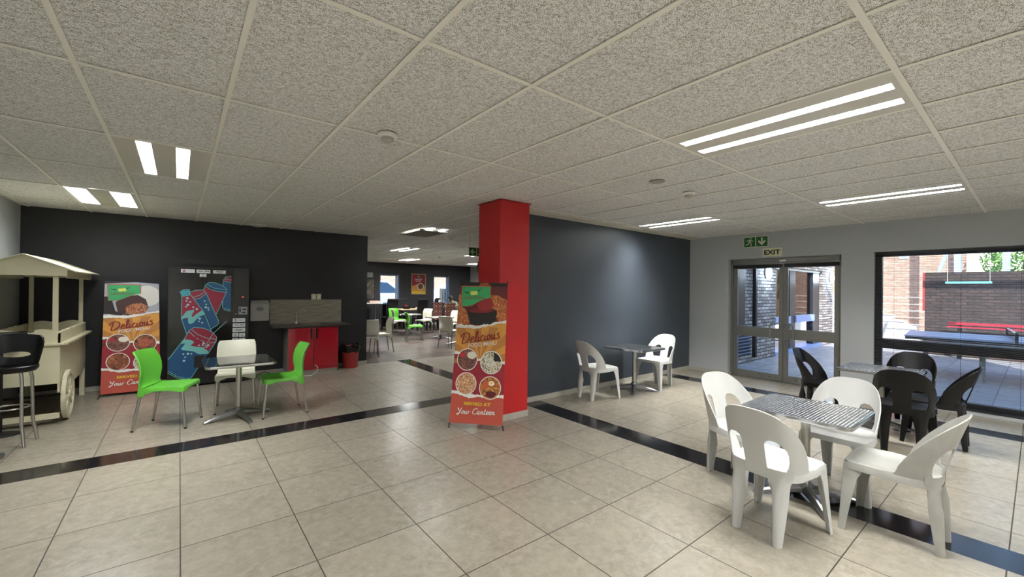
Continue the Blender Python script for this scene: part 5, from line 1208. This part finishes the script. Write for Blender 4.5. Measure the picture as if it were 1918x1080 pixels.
# ------------------------------------------------------------------ FOOD CART
def build_cart():
    t = thing('food_cart', 'cream painted wooden food cart with pitched roof and spoked wheel in the left corner', 'cart', (-1.30, 7.49, 0))
    m = M_WPAINT; x0, x1 = -.27, .28; y0, y1 = -.80, .80; TH = .018
    mb = MB()
    def side(Y, d=1):      # end panel with scalloped top, in x-z plane
        top = []
        n = 28
        for k in range(n+1):
            u = x0+(x1-x0)*k/n; q = ((u-x0)/(x1-x0)*2) % 1; top.append((u, 1.0+.035*math.sin(PI*q)))
        P = [(x0, .44), (x1, .44)]+top[::-1]
        return P
    # lower box panels
    MB().box(x0, x1, y0, y0+TH, .44, .88).box(x0, x1, y1-TH, y1, .44, .88).box(x0, x0+TH, y0+TH, y1-TH, .44, .88).box(x1-TH, x1, y0+TH, y1-TH, .44, .88).box(x0+TH, x1-TH, y0+TH, y1-TH, .44, .455).box(x0+TH, x1-TH, y0+TH, y1-TH, .84, .855).build('box', m, t)
    # ledge
    MB().box(x0-.035, x1+.035, y0-.035, y0, .862, .885).box(x0-.035, x1+.035, y1, y1+.035, .862, .885).box(x1, x1+.06, y0, y1, .862, .885).box(x0-.035, x0, y0, y1, .862, .885).build('ledge', m, t, bevel=.003)
    # upper scalloped boards
    for Y in (y0, y1-TH):
        n = 32; top = [(x0+(x1-x0)*k/n, 1.0+.04*abs(math.sin(PI*2*k/n))) for k in range(n+1)]
        MB().prism([(x0, .885), (x1, .885)]+top[::-1], lambda u, v, d, Y=Y: (u, Y+d, v), m, TH).build('scalloped_board', m, t)
    for X in (x0, x1-TH):
        n = 80; top = [(y0+(y1-y0)*k/n, .992+.022*abs(math.sin(PI*14*k/n))) for k in range(n+1)]
        MB().prism([(y0, .885), (y1, .885)]+top[::-1], lambda u, v, d, X=X: (X+d, u, v), m, TH).build('scalloped_board', m, t)
    # posts
    for a in (x0+.005, x1-.045):
        for b in (y0+.0, y1-.04): MB().box(a-(.02 if a > 0 else -.02), a+.04-(.02 if a > 0 else -.02), b+(.02 if b < 0 else -.02), b+.04+(.02 if b < 0 else -.02), .857, 1.65).build('post', m, t)
    # roof
    xc = (x0+x1)/2; ov = .075
    for Y in (y0-.03, y1+.012):
        MB().prism([(x0-.05, 1.62), (x1+.05, 1.62), (x1+.05, 1.695), (xc, 1.835), (x0-.05, 1.695)], lambda u, v, d, Y=Y: (u, Y+d, v), m, TH).build('gable_board', m, t)
    for s in (-1, 1):
        ex = (x1+.05+ov) if s > 0 else (x0-.05-ov)
        ez = 1.835-(1.835-1.695)/((x1+.05)-xc)*abs(ex-xc)
        v = [(xc, y0-.06, 1.838), (ex, y0-.06, ez+.002), (ex, y1+.06, ez+.002), (xc, y1+.06, 1.838)]
        MB().add(v+[(a, b, c+.012) for a, b, c in v], [(0,1,2,3), (7,6,5,4), (0,4,5,1), (1,5,6,2), (2,6,7,3), (3,7,4,0)], m).build('roof_panel', m, t)
        X = x1+.032 if s > 0 else x0-.05
        n = 70; low = [(y0+(y1-y0)*k/n, 1.615-.02*abs(math.sin(PI*12*k/n))) for k in range(n+1)]
        MB().prism(low+[(y1, 1.69), (y0, 1.69)], lambda u, v_, d, X=X: (X+d, u, v_), m, TH).build('valance', m, t)
    # underframe
    MB().box(x0, x1, y0+.0, y0+.05, .06, .115).build('lower_bar', m, t)
    for a in (x0+.0, x1-.05): MB().box(a, a+.05, y1-.06, y1, 0, .44).build('leg', m, t)
    # arched skirts on the long sides
    for X in (x0, x1-TH):
        n = 20; P = [(y0+.42*k/n*1, .44-.0) for k in range(2)]
        MB().prism([(y0, .445), (y1, .445), (y1, .40), (y1-.35, .345), (y0+.30, .33), (y0, .34)], lambda u, v, d, X=X: (X+d, u, v), m, TH).build('skirt', m, t)
    # wheels
    mw = mat('worn_cream_wheel', '#cfc9ae', .6, noise=.2, nscale=18)
    for X in (x1+.012, x0-.05):
        w_ = MB(); R = .275; cy, cz = y0+.245, R
        rows = []
        for r, d in ((R, 0), (R, .036), (R-.045, .036), (R-.045, 0)): rows.append([(X+d, cy+r*math.cos(2*PI*k/40), cz+r*math.sin(2*PI*k/40)) for k in range(40)])
        w_.grid(rows+[rows[0]], mw, closed=True, smooth=False)
        wheel = w_.build('wheel', mw, t)
        for k in range(8):
            a = 2*PI*k/8+.2
            MB().bar((X+.018, cy+.03*math.cos(a), cz+.03*math.sin(a)), (X+.018, cy+(R-.04)*math.cos(a), cz+(R-.04)*math.sin(a)), .028, .022, up=(1, 0, 0)).build('spoke', mw, wheel)
        hb = MB().lathe([(.05, 0), (.05, .02), (.03, .03), (0, .03)], 0, 0, n=16).build('wheel_hub', mw, wheel); hb.rotation_euler = (0, PI/2, 0); hb.location = (X+.02, cy, cz)
    MB().tube([(x0-.03, y0+.245, .275), (x1+.03, y0+.245, .275)], .014, n=8).build('axle', M_BLACKM, t)
build_cart()

# ------------------------------------------------------------------ BAR STOOL
t = thing('bar_stool', 'black plastic bar stool with slotted low back and chrome legs in front of the cart', 'bar stool', (-1.22, 6.12, 0), math.radians(-8))
rows = []
for q in range(13):
    x = -.20+.40*q/12; rows.append(x)
def st(u, v): return (u*1.0, .13-.10*(abs(u)/.21)**2.5+(v-.76)*.16, v)
out = [(-.165, .745), (.165, .745), (.178, .80), (.20, .90), (.207, .96), (.198, 1.005), (.17, 1.025), (.10, 1.032), (0, 1.034), (-.10, 1.032), (-.17, 1.025), (-.198, 1.005), (-.207, .96), (-.20, .90), (-.178, .80)]
hole = [(a, b) for a, b in ell(0, .842, .105, .026, 22)]
sheet(out, [hole], [-.18+.03*k for k in range(13)], [.8, .9, .97], st, M_BLACK, 0).build('backrest', M_BLACK, t, solid=.014)
pl = [(.195*math.cos(a)*(1 if abs(math.cos(a)) < .7 else .98), -.01+.175*math.sin(a)) for a in [2*PI*k/32 for k in range(32)]]
mb = MB(); R = [[(x*.9, y*.9, .70) for x, y in pl], [(x, y, .725) for x, y in pl], [(x*1.01, y*1.01, .75) for x, y in pl], [(x*.96, y*.96, .757) for x, y in pl], [(x*.6, y*.6, .742) for x, y in pl]]
mb.grid(R, M_BLACK, closed=True); mb.add(R[-1], [tuple(range(32))], M_BLACK, True); mb.add(R[0], [tuple(range(32))[::-1]], M_BLACK, True); mb.build('seat', M_BLACK, t)
for sx in (-1, 1):
    for sy in (-1, 1):
        MB().tube([(sx*.10, sy*.085, .72), (sx*.115, sy*.10, .62), (sx*.118, sy*.105, .40), (sx*.12, sy*.11, .22), (sx*.145, sy*.135, .0)], .0135, n=12).build('leg', M_CHROME, t)
MB().tube([(.13*math.cos(2*PI*k/32), .118*math.sin(2*PI*k/32), .36) for k in range(32)], .008, n=8, closed=True).build('foot_ring', M_CHROME, t)
bpy.data.objects['bar_stool'].location = (-1.245, 6.03, 0)
t = thing('side_table', 'narrow dark-edged metal side table between bar stool and cart', 'table', (-1.40, 6.47, 0))
MB().box(-.22, .21, -.11, .11, 1.005, 1.035).build('tabletop', M_RIM, t, bevel=.006)
MB().tube([(0, 0, .03), (0, 0, 1.005)], .022, n=12).build('column', M_BLACKM, t); MB().lathe([(.15, 0), (.14, .02), (.03, .04)], 0, 0, n=24, sy=.7).build('base', M_BLACKM, t)
t = thing('pedestal_table', 'chrome footed pedestal table at the very left edge, only its base arm tips showing', 'table', (-1.40, 5.42, 0))
for k in range(4):
    a = math.radians(45+90*k); c, s = math.cos(a), math.sin(a)
    MB().tube([(.03*c, .03*s, .075), (.16*c, .16*s, .055), (.29*c, .29*s, .03)], [.03, .028, .026], n=10).build('base_arm', M_CAST, t)
MB().tube([(0, 0, .03), (0, 0, 1.02)], .03, n=14).build('column', M_CHROME, t); MB().lathe([(.17, 1.02), (.18, 1.03), (.17, 1.045)], 0, 0, n=32).build('tabletop', M_RIM, t)
